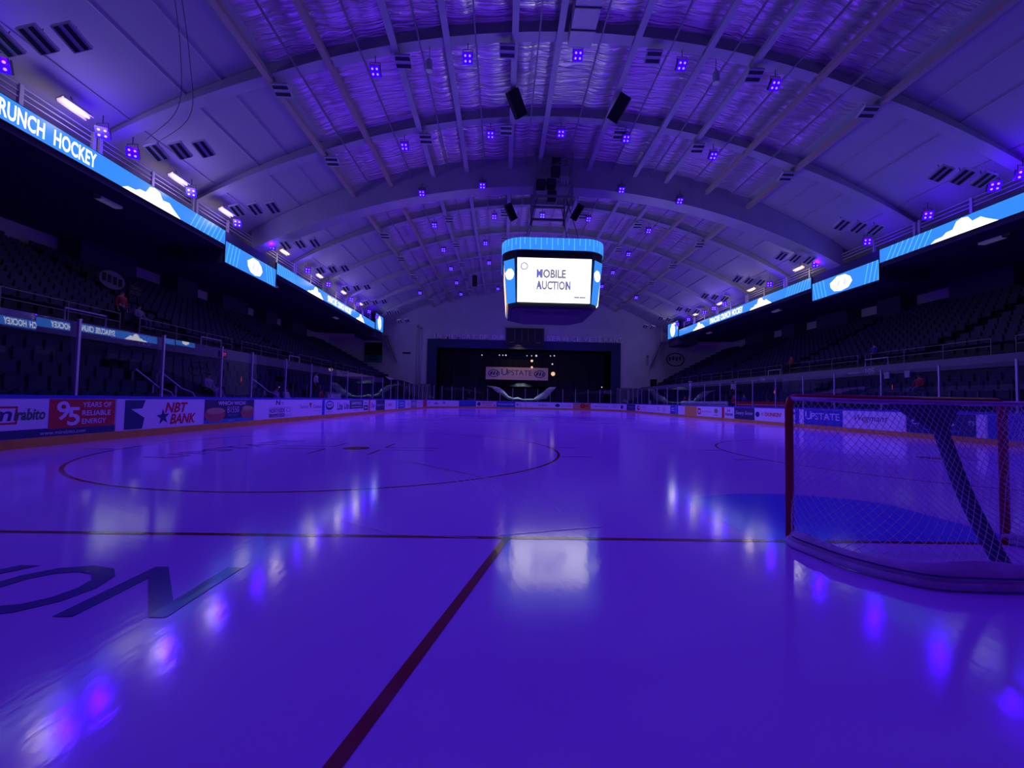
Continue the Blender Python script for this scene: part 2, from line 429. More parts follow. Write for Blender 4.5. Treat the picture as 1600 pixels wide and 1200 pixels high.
ad(7.73, 13.83, 'ad_white', 'white advert reading Northside and Seneca Chronicle', [T('N', .25, .72, .26, .055, 'ad_navy', .03), T('S', .325, .74, .14, .03, 'ad_grey'), Rr(.17, .58, .28, .015, 'ad_ink'),
   T('NORTHSIDE', .17, .30, .24, .20, 'ad_navy', .02), T('CI', .39, .32, .22, .06, 'ad_grey'), Rr(.17, .07, .20, .18, 'ad_ink'), T('COLLISION', .18, .10, .12, .18, 'ad_white', .01), T('LLC', .39, .08, .14, .08, 'ad_grey'),
   T('Seneca', .60, .48, .24, .14, 'ad_grey'), ('p', [(.75, .82), (.80, .82), (.775, .45)], 'ad_red'), T('Chronicle', .82, .46, .26, .17, 'ad_grey'), T('A newspaper', .84, .26, .08, .13, 'ad_grey')])
ad(13.84, 14.16, 'board_blue', 'blue line stripe up the left boards nearest the camera', z0=.0)
ad(14.18, 17.85, 'ad_white', 'white beer advert reading Lite twice beside a round badge', [('e', .17, .62, .15, .33, 'ad_navy'), ('e', .17, .66, .12, .2, 'ad_white'), T('BAR', .09, .56, .20, .16, 'ad_navy', .02), Rr(.06, .16, .22, .04, 'ad_grey'), T('Lite', .47, .26, .56, .22, 'ad_navy', .02), T('Lite', .76, .30, .52, .21, 'ad_navy', .02)])
ad(17.85, 20.42, 'ad_white', 'white advert under a dark green Empire block on the left boards', [Rr(0, .28, 1, .70, 'ad_green'), T('EMPIRE', .14, .62, .24, .72, 'ad_white', .02), Rr(.12, .42, .76, .05, 'ad_white'), Rr(.3, .14, .4, .04, 'ad_grey')])
ad(20.42, 21.62, 'ad_white', 'small white advert with a dark box left of the centre line', [Rr(.1, .1, .8, .46, 'ad_green'), Rr(.2, .70, .6, .10, 'ad_grey'), Rr(.25, .28, .5, .1, 'ad_white')])
ad(21.65, 21.95, 'ad_red', 'red centre line stripe up the left boards', z0=.0)
ad(21.97, 23.33, 'ad_white', 'white advert with cursive navy word right of the left centre line', [T('Dan', .2, .3, .45, .6, 'ad_navy', .02, .2)])
ad(23.35, 25.76, 'ad_ink', 'navy advert with cursive white word on the left boards', [T('Swany Snow', .1, .34, .34, .8, 'ad_white', .0, .3)])
ad(25.78, 29.3, 'ad_white', 'white advert with red letters on the far left boards', [T('E', .08, .38, .22, .08, 'ad_red'), T('CSRE', .24, .36, .30, .38, 'ad_red', .03), T('Care', .68, .40, .2, .22, 'ad_pink')])
ad(29.4, 29.75, 'board_blue', 'blue line stripe up the far left boards', z0=.0)
ad(30.2, 33.0, 'ad_teal', 'teal blue advert on the left boards beyond the far blue line', [Rr(.2, .6, .6, .1, 'ad_white'), Rr(.25, .3, .5, .1, 'ad_white')])
ad(33.02, 35.64, 'ad_white', 'white advert with grey scribble before the far left corner', [T('ABG', .3, .3, .4, .5, 'ad_grey')])
ad(35.66, 38.63, 'ad_grey', 'grey advert before the far left corner', [Rr(.2, .55, .6, .1, 'ad_white'), Rr(.2, .3, .6, .08, 'ad_white')])
ad(38.65, 42.4, 'ad_white', 'white advert with pink word at the far left corner', [T('smith', .15, .55, .25, .6, 'ad_red'), T('a', .3, .15, .2, .2, 'ad_red')])
ad(42.46, 44.8, 'ad_red', 'red block where the far left boards begin to curve', [])
ad(44.85, 51.9, 'ad_white', 'long white advert with three navy marks round the far left corner', [T('t', .1, .4, .4, .05, 'ad_navy', .03), T('ub', .32, .35, .35, .14, 'ad_navy', .03), T('n', .60, .45, .35, .06, 'ad_navy', .03)])
ad(51.93, 54.6, 'ad_blue', 'dark blue advert reading MVAC at the far end', [T('MVAC', .2, .36, .36, .6, 'ad_teal', .02)])
ad(54.68, 57.5, 'ad_pink', 'pinkish advert reading Romano in red at the far end', [('e', .12, .5, .09, .34, 'ad_navy'), T('ROMANO', .28, .55, .26, .58, 'ad_red', .03), T('Toyota', .3, .16, .24, .48, 'ad_red', .03), ('e', .92, .25, .04, .13, 'ad_red')])
ad(57.55, 60.3, 'ad_blue', 'blue advert reading Technicorp at the far end', [T('TECHNICORP', .06, .36, .34, .88, 'ad_white', .01)])
ad(60.35, 62.8, 'ad_white', 'white gate panels with a grey frame at the far end', [Rr(.27, .05, .02, .9, 'ad_grey'), Rr(.6, .05, .02, .9, 'ad_grey'), Rr(.27, .05, .7, .03, 'ad_grey'), Rr(.05, .3, .12, .4, 'ad_grey')])
ad(62.85, 68.7, 'ad_white', 'long white advert with a red and black mark right of the gate', [T('MASC', .14, .40, .18, .10, 'ad_ink', .02), Rr(.255, .3, .015, .4, 'ad_red'), T('HALL', .28, .40, .18, .10, 'ad_ink', .02), ('e', .62, .5, .06, .3, 'ad_navy'), Rr(.7, .55, .25, .05, 'ad_grey'), Rr(.7, .42, .25, .05, 'ad_grey')])
ad(68.72, 71.35, 'ad_orange', 'orange and red advert with a dark red circle at the far end', [Rr(0, 0, .42, 1, 'ad_bread'), ('e', .55, .52, .16, .42, 'ad_red'), Rr(.68, .46, .22, .12, 'ad_ink')])
ad(71.4, 77.9, 'ad_white', 'long white advert with two grey words round the far right corner', [T('saint luke', .06, .4, .24, .36, 'ad_navy', .0, .2), T('aflac', .54, .55, .18, .14, 'ad_navy'), Rr(.56, .36, .1, .05, 'ad_grey'), ('e', .84, .5, .045, .3, 'ad_navy')])
ad(78.0, 81.1, 'ad_navy', 'navy advert on the curve of the far right corner', [Rr(.2, .6, .6, .07, 'ad_grey'), Rr(.2, .4, .6, .07, 'ad_grey')])
ad(81.3, 87.4, 'ad_white', 'white advert with a red swirl on the far right boards', [('e', .17, .5, .09, .36, 'ad_red'), ('e', .20, .54, .05, .16, 'ad_white'), T('Tire', .42, .56, .24, .2, 'ad_red', .0, .2), T('Giant', .48, .2, .26, .36, 'ad_pink', .0, .2)])
ad(88.1, 93.1, 'ad_white', 'white advert ending in a blue block left of the far right blue line', [T('t:', .08, .3, .5, .08, 'ad_green', .02), ('e', .44, .5, .1, .34, 'ad_pink'), Rr(.74, 0, .26, 1, 'ad_blue'), Rr(.79, .62, .15, .1, 'ad_white'), Rr(.79, .36, .15, .1, 'ad_white')])
ad(93.2, 93.6, 'board_blue', 'blue line stripe up the far right boards', z0=.0)
ad(93.66, 95.0, 'ad_white', 'narrow blank white advert beside the yellow advert', [Rr(.55, .6, .06, .15, 'ad_grey')])
ad(95.02, 97.36, 'ad_yellow', 'yellow advert with faint gold letters on the right boards', [T('FAITH', .16, .30, .40, .72, 'ad_bread', .01)])
ad(97.38, 101.3, 'ad_white', 'white advert with red square and green leaf left of the right centre line', [Rr(.04, .18, .13, .64, 'ad_red'), Rr(.07, .34, .07, .3, 'ad_white'), T('DunnTire Auto', .22, .42, .18, .40, 'ad_red'), ('e', .80, .60, .07, .24, 'ad_lime'), Rr(.72, .16, .16, .07, 'ad_grey')])
ad(101.35, 101.7, 'ad_red', 'red centre line stripe up the right boards', z0=.0)
ad(101.72, 103.0, 'ad_white', 'small white advert with red and navy bars right of the centre line', [T('24', .25, .58, .24, .36, 'ad_red', .03), T('Hannah', .08, .24, .28, .82, 'ad_navy', .03)])
ad(103.02, 105.4, 'ad_ink', 'navy advert with cursive words Swany Snow on the right boards', [T('Swany Snow', .07, .30, .42, .86, 'ad_white', .0, .3)])
ad(105.42, 109.1, 'ad_white', 'white advert reading Dunkin beside the goal post', [('e', .08, .5, .06, .22, 'ad_navy'), T('K', .20, .42, .26, .06, 'ad_orange', .03), T("DUNKIN'", .29, .38, .32, .42, 'ad_orange', .05), Rr(.78, .62, .22, .14, 'ad_red'), Rr(.80, .36, .18, .2, 'ad_red'), Rr(.84, .42, .1, .1, 'ad_white'), T('MART', .79, .10, .18, .2, 'ad_navy', .02)])
ad(109.15, 109.48, 'board_blue', 'blue line stripe up the right boards seen through the goal', z0=.0)
ad(109.82, 112.43, 'ad_blue', 'navy blue advert reading Upstate seen through the goal net', [T('U', .05, .34, .56, .17, 'ad_white', .01), T('PSTATE', .21, .36, .44, .72, 'ad_white', .01), T('UNIVERSITY HOSPITAL', .08, .12, .10, .82, 'ad_teal')])
ad(112.45, 115.56, 'ad_white', 'white advert reading Wegmans in script behind the net', [T('Wegmans', .21, .34, .46, .54, 'ad_ink', .0, .3)])
ad(115.58, 118.1, 'ad_navy', 'navy advert reading Excellus seen through the goal net', [T('Excellus', .10, .44, .34, .62, 'ad_white', .0), Rr(.30, .18, .5, .06, 'ad_teal'), T('TS', .9, .5, .2, .08, 'ad_white')])
ad(118.12, 118.4, 'ad_white', 'narrow white upright panel on the right boards behind the net', [])
ad(118.42, 123.0, 'ad_blue', 'plain blue advert at the right edge beyond the net', [])

# glass posts and panes
POSTS_L = [-1.45, .95, 3.33, 5.80, 7.55, 10.07, 12.55, 15.0, 17.53, 20.14, 22.7, 25.2, 27.7, 30.1, 32.6, 35.0, 37.5, 39.9, 42.4, 44.8]
POSTS_F = [47.1 + 1.83 * i for i in range(20)]
POSTS_R = [83.3, 85.7, 88.19, 90.9, 93.4, 95.9, 98.59, 101.0, 103.1, 105.11, 107.42, 109.73, 111.88, 114.44, 116.85, 119.24, 121.7]
def side_name(s): return 'left boards' if s < 44.9 else ('far end boards' if s < 82.5 else 'right boards')
allp = POSTS_L + POSTS_F + POSTS_R
cnt = {}
for i, s in enumerate(allp):
    sd = side_name(s); k = cnt.get(sd, 0); cnt[sd] = k + 1
    p = path(s, .05); mb = MB()
    ht = 2.78 if sd != 'far end boards' else 2.95
    mb.box((0, 0, (1.02 + ht) / 2), (.055, .055, ht - 1.02), 'post_alu'); mb.box((0, 0, ht + .01), (.07, .07, .02), 'post_alu')
    o = mb.build('glass_post', loc=(p.x, p.y, 0))
    t = path(s + .02, .05) - path(s - .02, .05); o.rotation_euler = (0, 0, math.atan2(t.y, t.x))
    far = 'counting from the left' if sd == 'far end boards' else ('counting away from the camera' if sd == 'left boards' else 'counting towards the camera')
    tag(o, 'slim metal glass post on the %s, %s %s' % (sd, ordn(k), far), 'post', 'posts between the rink glass panes')
LEAN = {0: math.radians(2.7), 1: math.radians(2.6), 2: math.radians(2.4), 3: math.radians(2.2), 4: math.radians(1.2)}
cnt = {}
for i in range(len(allp) - 1):
    s0, s1 = allp[i] + .03, allp[i + 1] - .03
    if s1 - s0 > 3.2: continue
    sd = side_name((s0 + s1) / 2); k = cnt.get(sd, 0); cnt[sd] = k + 1
    ht = 2.74 if sd != 'far end boards' else 2.9
    lean = LEAN.get(i, 0.0) * 1.65
    mb = MB(); n = 1 if (s1 < S1 and s0 > 0) or s0 > S4 else 3
    V = []
    for q in range(n + 1):
        s = s0 + (s1 - s0) * q / n
        for (of, z) in ((.044, 1.07), (.056, 1.07), (.056 + lean, ht), (.044 + lean, ht)):
            pp = path(s, of); V.append((pp.x, pp.y, z))
    F = [(0, 1, 2, 3), tuple(4 * n + j for j in (3, 2, 1, 0))]
    for q in range(n):
        for j in range(4): F.append((4 * q + j, 4 * q + (j + 1) % 4, 4 * q + 4 + (j + 1) % 4, 4 * q + 4 + j))
    mb.mesh(V, F, 'rink_glass')
    far = 'counting from the left' if sd == 'far end boards' else ('counting away from the camera' if sd == 'left boards' else 'counting towards the camera')
    tag(mb.build('rink_glass'), 'clear rink glass pane standing on the %s, %s %s' % (sd, ordn(k), far), 'glass', 'rink glass panes')

# ------------------------------------------------------------------ hockey goal
goal = empty('hockey_goal', (0, 0, 0), 'red-framed hockey goal with white net seen from behind at right', 'goal')
for sx in (-1, 1):
    mb = MB(); mb.tube([(sx * .945, 0, 0), (sx * .945, 0, 1.15), (sx * .93, 0, 1.205), (sx * .89, 0, 1.225)], .032, 'goal_red', 12); o = mb.build('goal_post', goal, smooth=True)
mb = MB(); mb.tube([(-.89, 0, 1.225), (.89, 0, 1.225)], .031, 'goal_red', 12); mb.build('crossbar', goal, smooth=True)
def bez(pts, n):               # Catmull-Rom through points
    P = [Vector(p) for p in pts]; P = [2 * P[0] - P[1]] + P + [2 * P[-1] - P[-2]]; out = []
    for i in range(1, len(P) - 2):
        for k in range(n):
            t = k / n; a, b_, c, d = P[i - 1], P[i], P[i + 1], P[i + 2]
            out.append(.5 * ((2 * b_) + (c - a) * t + (2 * a - 5 * b_ + 4 * c - d) * t * t + (3 * b_ - a - 3 * c + d) * t ** 3))
    out.append(P[-2]); return out
half_b = [(-.945, 0, .03), (-1.03, -.14, .03), (-1.0, -.36, .03), (-.92, -.62, .03), (-.69, -.88, .03), (-.36, -.935, .03)]
base = bez(half_b + [(0, -.94, .03)] + [(-x, y, z) for x, y, z in reversed(half_b)], 8)
half_t = [(-.93, 0, 1.215), (-.915, -.16, 1.21), (-.84, -.30, 1.205), (-.62, -.37, 1.20), (-.3, -.39, 1.20)]
topc = bez(half_t + [(0, -.40, 1.20)] + [(-x, y, z) for x, y, z in reversed(half_t)], 8)
mb = MB(); mb.tube(base, .028, 'net_canvas', 8); mb.build('base_frame', goal, smooth=True)
mb = MB(); mb.tube(topc, .018, 'net_canvas', 8); mb.build('top_frame', goal, smooth=True)
def samp(c, t):            # point at arc-length fraction t
    cum = [0]
    for i in range(len(c) - 1): cum.append(cum[-1] + (c[i + 1] - c[i]).length)
    d = max(0, min(.99999, t)) * cum[-1]; i = 0
    while cum[i + 1] < d: i += 1
    return c[i].lerp(c[i + 1], (d - cum[i]) / (cum[i + 1] - cum[i]))
def netpart(name, S, nu, nv, th):
    V = []; F = []; idx = {}
    def vid(i, j):
        if (i, j) not in idx: idx[(i, j)] = len(V); V.append(S(i / nu, j / nv))
        return idx[(i, j)]
    for i in range(1, nu, 1):          # diamonds centred where i + j is even
        for j in range(1, nv, 1):
            if (i + j) % 2 == 0: F.append((vid(i - 1, j), vid(i, j - 1), vid(i + 1, j), vid(i, j + 1)))
    me = bpy.data.meshes.new('n'); me.from_pydata([tuple(v) for v in V], [], F); me.materials.append(M['net_cord'])
    ob = bpy.data.objects.new('n', me); COL.objects.link(ob)
    md = ob.modifiers.new('w', 'WIREFRAME'); md.thickness = th; md.use_even_offset = False; md.use_boundary = True
    bpy.context.view_layer.update()
    me2 = bpy.data.meshes.new_from_object(ob.evaluated_get(bpy.context.evaluated_depsgraph_get()))
    bpy.data.objects.remove(ob); me2.name = name
    o = bpy.data.objects.new(name, me2); COL.objects.link(o); o.parent = goal
    return o
def S_body(t, v):
    p = samp(topc, t).lerp(samp(base, t), v)
    sag = math.sin(PI * v) * math.sin(PI * t) ** .4
    c = Vector((0, -.15, p.z)); d = (c - p); d.z = 0
    q = p + d.normalized() * (.10 * sag) + Vector((0, 0, -.02 * sag))
    q.x += .010 * math.sin(14 * v + 9 * t); q.z = max(q.z, .06)
    q.z += .012 * math.sin(23 * t) * math.sin(PI * v)
    return q
netpart('back_net', S_body, 96, 38, .0050)
def S_top(t, v):
    p = samp(topc, t); f = Vector((p.x, 0, 1.215)); q = f.lerp(p, v); q.z -= .03 * math.sin(PI * v) * math.sin(PI * t); return q
netpart('top_net', S_top, 70, 10, .0050)
# white canvas skirt and its bottom roll
def skirt_mesh(mb):
    n = len(base); V = []; F = []
    for i, p in enumerate(base):
        c = Vector((0, -.15, 0)); d = (c - p); d.z = 0; d.normalize(); f = i / (n - 1)
        hgt = (.150 + .03 * math.sin(19 * f) * math.sin(PI * f)) * (.55 + .45 * math.sin(PI * f) ** .5)
        for (o, z) in ((-.010, .055), (.012, .085), (.05, hgt), (.055, hgt), (.03, .05)): V.append(p + d * o + Vector((0, 0, z - .03)))
    for i in range(n - 1):
        for k in range(5): F.append((i * 5 + k, i * 5 + (k + 1) % 5, i * 5 + 5 + (k + 1) % 5, i * 5 + 5 + k))
    mb.mesh(V, F, 'net_canvas')
mb = MB(); skirt_mesh(mb); mb.build('skirt_pad', goal, smooth=True)
mb = MB(); mb.tube([p + Vector((0, -.012, .058)) for p in base[8:-8]], .006, 'pad_navy', 5); mb.build('skirt_lacing', goal)
mb = MB(); pl = bez([(0, -.30, 1.19), (0, -.33, 1.10), (0, -.40, .88), (0, -.54, .50), (0, -.74, .12), (0, -.80, .07)], 6)
mb.tube(pl, .048, 'pad_navy', 10); o = mb.build('back_support', goal, smooth=True); o['label'] = 'dark padded back support'
mb = MB(); mb.prism([(-.34, -.30, 1.19), (.24, -.30, 1.19), (.06, -.37, .98), (-.06, -.37, .98)], (0, .03, 0), 'pad_navy'); o = mb.build('support_gusset', goal); o['label'] = 'dark fabric gusset'

# ------------------------------------------------------------------ seating tiers, balconies, walls
def tier(side):
    sg = -1 if side == 'left' else 1
    prof = [(13.55, -.05)]
    for i in range(5): prof += [(14.35 + .84 * i, .0 if i == 0 else .30 + .42 * (i - 1)), (14.35 + .84 * i, .30 + .42 * i)]
    prof += [(18.55, 1.98), (18.55, 3.64), (20.5, 3.64)]
    for j in range(12): prof += [(20.5 + .8 * j, 3.64 + .42 * j), (20.5 + .8 * j, 3.64 + .42 * (j + 1))]
    prof += [(30.6, 3.64 + .42 * 12), (30.6, -.05)]
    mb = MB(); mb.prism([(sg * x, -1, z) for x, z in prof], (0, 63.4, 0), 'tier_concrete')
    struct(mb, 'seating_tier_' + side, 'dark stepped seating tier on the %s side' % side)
    mb = MB(); mb.box((sg * 18.53, 30.7, 3.36), (.05, 63.2, .56), 'band_paint'); struct(mb, 'trim_1' if side == 'left' else 'trim_2', 'pale concrete parapet band across the %s seating' % side)
    mb = MB(); mb.box((sg * 30.75, 30.7, 7.4), (.3, 63.4, 7.0), 'wall_paint')
    struct(mb, 'wall_' + side, 'pale rear wall above the last row of the %s seating' % side)
    # deep piers hiding part of the rear wall
    for k, y in enumerate((9.5, 16.8, 24.2, 31.0, 37.2, 43.5, 50)):
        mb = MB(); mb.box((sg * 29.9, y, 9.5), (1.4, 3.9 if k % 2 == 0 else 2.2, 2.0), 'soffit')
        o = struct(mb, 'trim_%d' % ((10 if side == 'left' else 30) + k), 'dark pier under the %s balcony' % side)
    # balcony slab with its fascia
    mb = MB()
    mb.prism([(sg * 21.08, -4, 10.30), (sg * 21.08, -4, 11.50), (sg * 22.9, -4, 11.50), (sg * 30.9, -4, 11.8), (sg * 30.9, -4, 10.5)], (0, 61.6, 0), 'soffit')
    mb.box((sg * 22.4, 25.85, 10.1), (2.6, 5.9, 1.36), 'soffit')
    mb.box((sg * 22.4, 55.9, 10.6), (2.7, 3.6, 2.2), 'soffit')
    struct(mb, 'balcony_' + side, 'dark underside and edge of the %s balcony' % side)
    mb = MB(); mb.box((sg * 23.1, 29, 12.0), (.15, 67, 1.3), 'wall_dark'); struct(mb, 'trim_3' if side == 'left' else 'trim_4', 'dark wall behind the %s balcony rail' % side)
tier('left'); tier('right')

RL = 41.0
def zl(x): return 19.15 - (RL - math.sqrt(RL * RL - x * x))
def zb(x): return 18.40 - (RL - math.sqrt(RL * RL - x * x))
# end wall with the stage opening
YW = 62.5
mb = MB()
def wallpoly(x0, x1, z0, n):
    top = [(x0 + (x1 - x0) * i / n, YW, (zl(x0 + (x1 - x0) * i / n) + .1) if abs(x0 + (x1 - x0) * i / n) < 23.3 else 10.4) for i in range(n + 1)]
    mb.prism([(x0, YW, z0)] + top + [(x1, YW, z0)], (0, .4, 0), 'wall_paint')
wallpoly(-23.2, -14.2, -.1, 12); wallpoly(14.2, 23.2, -.1, 12); wallpoly(-14.2, 14.2, 9.35, 24)
mb.box((-27, YW + .2, 5.2), (7.6, .4, 10.6), 'wall_paint'); mb.box((27, YW + .2, 5.2), (7.6, .4, 10.6), 'wall_paint')
struct(mb, 'wall_far', 'pale end wall with curved top around the dark stage')
mb = MB()
for x in (-14.5, 14.5): mb.box((x, YW - .12, 5.3), (1.5, .3, 10.6), 'stage_blue')
mb.box((0, YW - .12, 9.95), (27.6, .3, 1.35), 'stage_blue')
struct(mb, 'trim_5', 'dark blue frame around the stage opening')
mb = MB(); mb.box((0, 72, 5), (32, .3, 11), 'black'); mb.box((-15.5, 67.4, 5), (.3, 9, 11), 'black'); mb.box((15.5, 67.4, 5), (.3, 9, 11), 'black'); mb.box((0, 67.4, 10.4), (32, 9, .3), 'black')
struct(mb, 'stage_shell', 'black interior of the stage')
mb = MB(); mb.box((0, 67.2, .6), (30, 9.2, 1.2), 'black'); struct(mb, 'stage_floor', 'dark raised stage floor')
# curtain with drape folds
cu = MB(); nx = 70; V = []; F = []
for i in range(nx + 1):
    x = -13.7 + 27.4 * i / nx; y = 65.6 + .18 * math.sin(i * 1.9) + .1 * math.sin(i * .77)
    zt = 9.3
    u = (x + .4) / 5.6
    zbm = 1.3 if abs(u) > 1 else 3.5
    V += [(x, y, zbm), (x, y, zt)]
for i in range(nx): F.append((2 * i, 2 * i + 2, 2 * i + 3, 2 * i + 1))
cu.mesh(V, F, 'curtain'); tag(cu.build('stage_curtain', smooth=True), 'black stage curtain hanging behind the upstate banner', 'curtain')
sw = MB(); top = [(-5.9, 3.55), (-5.0, 3.5), (-4.4, 3.42), (-3.7, 3.2), (-3.0, 2.65), (-2.3, 1.85), (-1.5, 1.6), (-.8, 1.75), (0, 1.45), (.9, 1.5), (1.8, 1.55), (2.6, 2.2), (3.3, 2.6), (3.9, 3.2), (4.4, 3.5), (5.4, 3.55)]
bot = [(-5.9, 3.42), (-5.0, 3.15), (-4.4, 2.6), (-3.7, 2.2), (-3.0, 1.75), (-2.3, 1.35), (-1.5, 1.25), (-.8, 1.3), (0, 1.22), (.9, 1.2), (1.8, 1.2), (2.6, 1.3), (3.3, 1.5), (3.9, 1.55), (4.4, 2.3), (5.4, 3.38)]
V = []; F = []
for i, ((a, zt), (c, z_)) in enumerate(zip(top, bot)):
    d = .12 * math.sin(i * 2.1); V += [(a, 65.25 + d, zt), (c, 65.05 - d, (zt + z_) / 2), (c, 65.25 + d, z_)]
for i in range(len(top) - 1):
    F += [(3 * i, 3 * i + 1, 3 * i + 4, 3 * i + 3), (3 * i + 1, 3 * i + 2, 3 * i + 5, 3 * i + 4)]
sw.mesh(V, F, 'swag'); tag(sw.build('fabric_swag', smooth=True), 'pale lit swag of fabric drooping below the stage banner', 'fabric')
ld = bpy.data.lights.new('swag_fill_light', 'SPOT'); ld.energy = 330; ld.color = (.75, .95, 1.0); ld.spot_size = 2.4; ld.spot_blend = .5  # added spot without a fixture, brightens the swag
lo = bpy.data.objects.new('swag_fill', ld); COL.objects.link(lo); lo.location = (-.3, 64.55, 4.3)
lo.rotation_euler = (Vector((-.3, 65.3, 1.8)) - Vector((-.3, 64.55, 4.3))).to_track_quat('-Z', 'Y').to_euler()
# banner
bn = MB(); bn.box((-1.05, 64.4, 5.55), (10.1, .05, 2.02), 'banner'); mp = plane_map((-6.1, 64.36, 4.54), (1, 0, 0), (0, 0, 1))
bn.text('U', mp, 2.55, .72, 1.05, 'ad_navy', width=.95, bold=0); bn.text('PSTATE', mp, 3.55, .72, .85, 'ad_navy', width=3.9); bn.text('UNIVERSITY HOSPITAL', mp, 2.6, .34, .18, 'ad_bread', width=4.7)
for cx in (1.3, 8.75):
    bn.poly([mp(cx + .95 * math.cos(i * PI / 10), 1.0 + .62 * math.sin(i * PI / 10)) for i in range(20)], 'ad_ink')
    mq = plane_map((-6.1, 64.35, 4.54), (1, 0, 0), (0, 0, 1))
    bn.poly([mq(cx + .80 * math.cos(i * PI / 10), 1.0 + .48 * math.sin(i * PI / 10)) for i in range(20)], 'banner')
    mq = plane_map((-6.1, 64.34, 4.54), (1, 0, 0), (0, 0, 1))
    for k in range(3): bn.poly([mq(cx - .7 + .5 * k, .75), mq(cx - .35 + .5 * k, .72), mq(cx - .1 + .4 * k, 1.35), mq(cx - .5 + .5 * k, 1.25)], 'ad_ink')
for (x, y) in ((-5.6, 64.4), (3.5, 64.4)): bn.box((x, y, 8.0), (.03, .03, 3.0), 'black')
tag(bn.build('stage_banner'), 'tan banner reading Upstate hung across the dark stage', 'banner')
ld = bpy.data.lights.new('banner_fill', 'SPOT'); ld.energy = 190; ld.color = (1, .62, .40); ld.spot_size = 1.9; ld.spot_blend = 1.0  # fill spot put in to lift the banner, no fixture modelled
lo = bpy.data.objects.new('banner_fill', ld); COL.objects.link(lo); lo.location = (-1, 60.6, 9.9)
lo.rotation_euler = (Vector((-1, 64.4, 5.4)) - Vector((-1, 60.6, 9.9))).to_track_quat('-Z', 'Y').to_euler()
# glowing balls standing in for light ghosts on the glass
for k, (x, z, kind, r) in enumerate([(-6.77, 8.4, 'white_ghost', .10), (-3.95, 8.45, 'white_ghost', .09), (-3.4, 8.45, 'white_ghost', .09), (-2.9, 8.45, 'white_ghost', .12), (.5, 8.45, 'white_ghost', .08), (1.25, 8.45, 'white_ghost', .09), (2.0, 8.48, 'white_ghost', .16), (4.3, 8.5, 'white_ghost', .09), (4.92, 8.54, 'white_ghost', .11),
                                     (1.30, 7.63, 'warm_ghost', .20), (1.32, 6.6, 'warm_ghost', .17), (4.63, 7.19, 'white_ghost', .13), (4.76, 5.6, 'warm_ghost', .33), (12.7, 3.62, 'warm_ghost', .10)]):
    e = empty('stage_ghost', (x, 63.9, z), '%s glowing bulb standing in for a glass reflection at the stage, %s from left of its height' % (('small white', 'warm yellow')[kind == 'warm_ghost'], ordn(k)), 'reflection', 'glass reflections modelled in the stage opening')
    m1 = MB(); m1.ball((0, 0, 0), r, kind, 12, 8); m1.build('ghost', e, smooth=True)
    m1 = MB(); m1.tube([(0, .02, r * .8), (0, .02, (9.3 - z) if z > 8 else .9)], .012, 'black', 5); m1.build('cord', e)
# wall letters
lt = list(zip('INMEMORYOFOUR', (-14.2, -13.75, -12.4, -11.55, -10.75, -9.95, -9.15, -8.35, -7.1, -6.4, -5.15, -4.4, -3.7)))
rt = [(c, 3.5 + .79 * i) for i, c in enumerate('SERVICE')] + [(c, 9.35 + .80 * i) for i, c in enumerate('VETERANS')]
for k, (c, x) in enumerate(lt + rt):
    m1 = MB(); V, F, x0, x1, y0, y1 = glyphs(c, .01)
    wd = .62 if c not in 'I' else .16; h = .78
    P = lambda a, b_, yy: (x + (a - x0) / (x1 - x0) * wd, yy, 10.66 + (b_ - y0) / (y1 - y0) * h)
    m1.mesh([P(a, b_, YW - .34) for a, b_ in V], F, 'hung_letter')
    ec = {}
    for f in F:
        for i in range(len(f)): e_ = tuple(sorted((f[i], f[(i + 1) % len(f)]))); ec[e_] = ec.get(e_, 0) + 1
    for (i, j), n_ in ec.items():
        if n_ == 1: m1.poly([P(*V[i], YW - .34), P(*V[j], YW - .34), P(*V[j], YW - .20), P(*V[i], YW - .20)], 'roof_steel_dark')
    m1.box((x + wd / 2, YW - .15, 10.7), (wd * .6, .1, .05), 'roof_steel_dark')
    word = 'IN MEMORY OF OUR' if k < 13 else 'SERVICE VETERANS'
    tag(m1.build('wall_letter'), 'pale raised letter %s above the stage, %s letter of %s' % (c, ordn(k if k < 13 else k - 13), word), 'letter', 'raised letters above the stage')
# wall scoreboard
e = empty('wall_scoreboard', (0, YW - .45, 9.75), 'dark switched-off scoreboard panel above the middle of the stage', 'scoreboard')
m1 = MB(); m1.box((0, 0, 1.4), (6.05, .5, 2.8), 'black_gloss'); m1.build('cabinet', e)
m1 = MB()
for x in (-2.9, 2.9): m1.box((x, -.27, 1.4), (.12, .05, 2.7), 'fixture_dark')
for x in (-1.6, -.5, .5, 1.6): m1.box((x, -.26, 1.6), (.04, .03, 1.9), 'roof_steel_dark')
for x in (-2.1, 2.1): m1.box((x, -.26, .55), (.8, .03, .05), 'roof_steel_dark')
m1.build('frame', e)
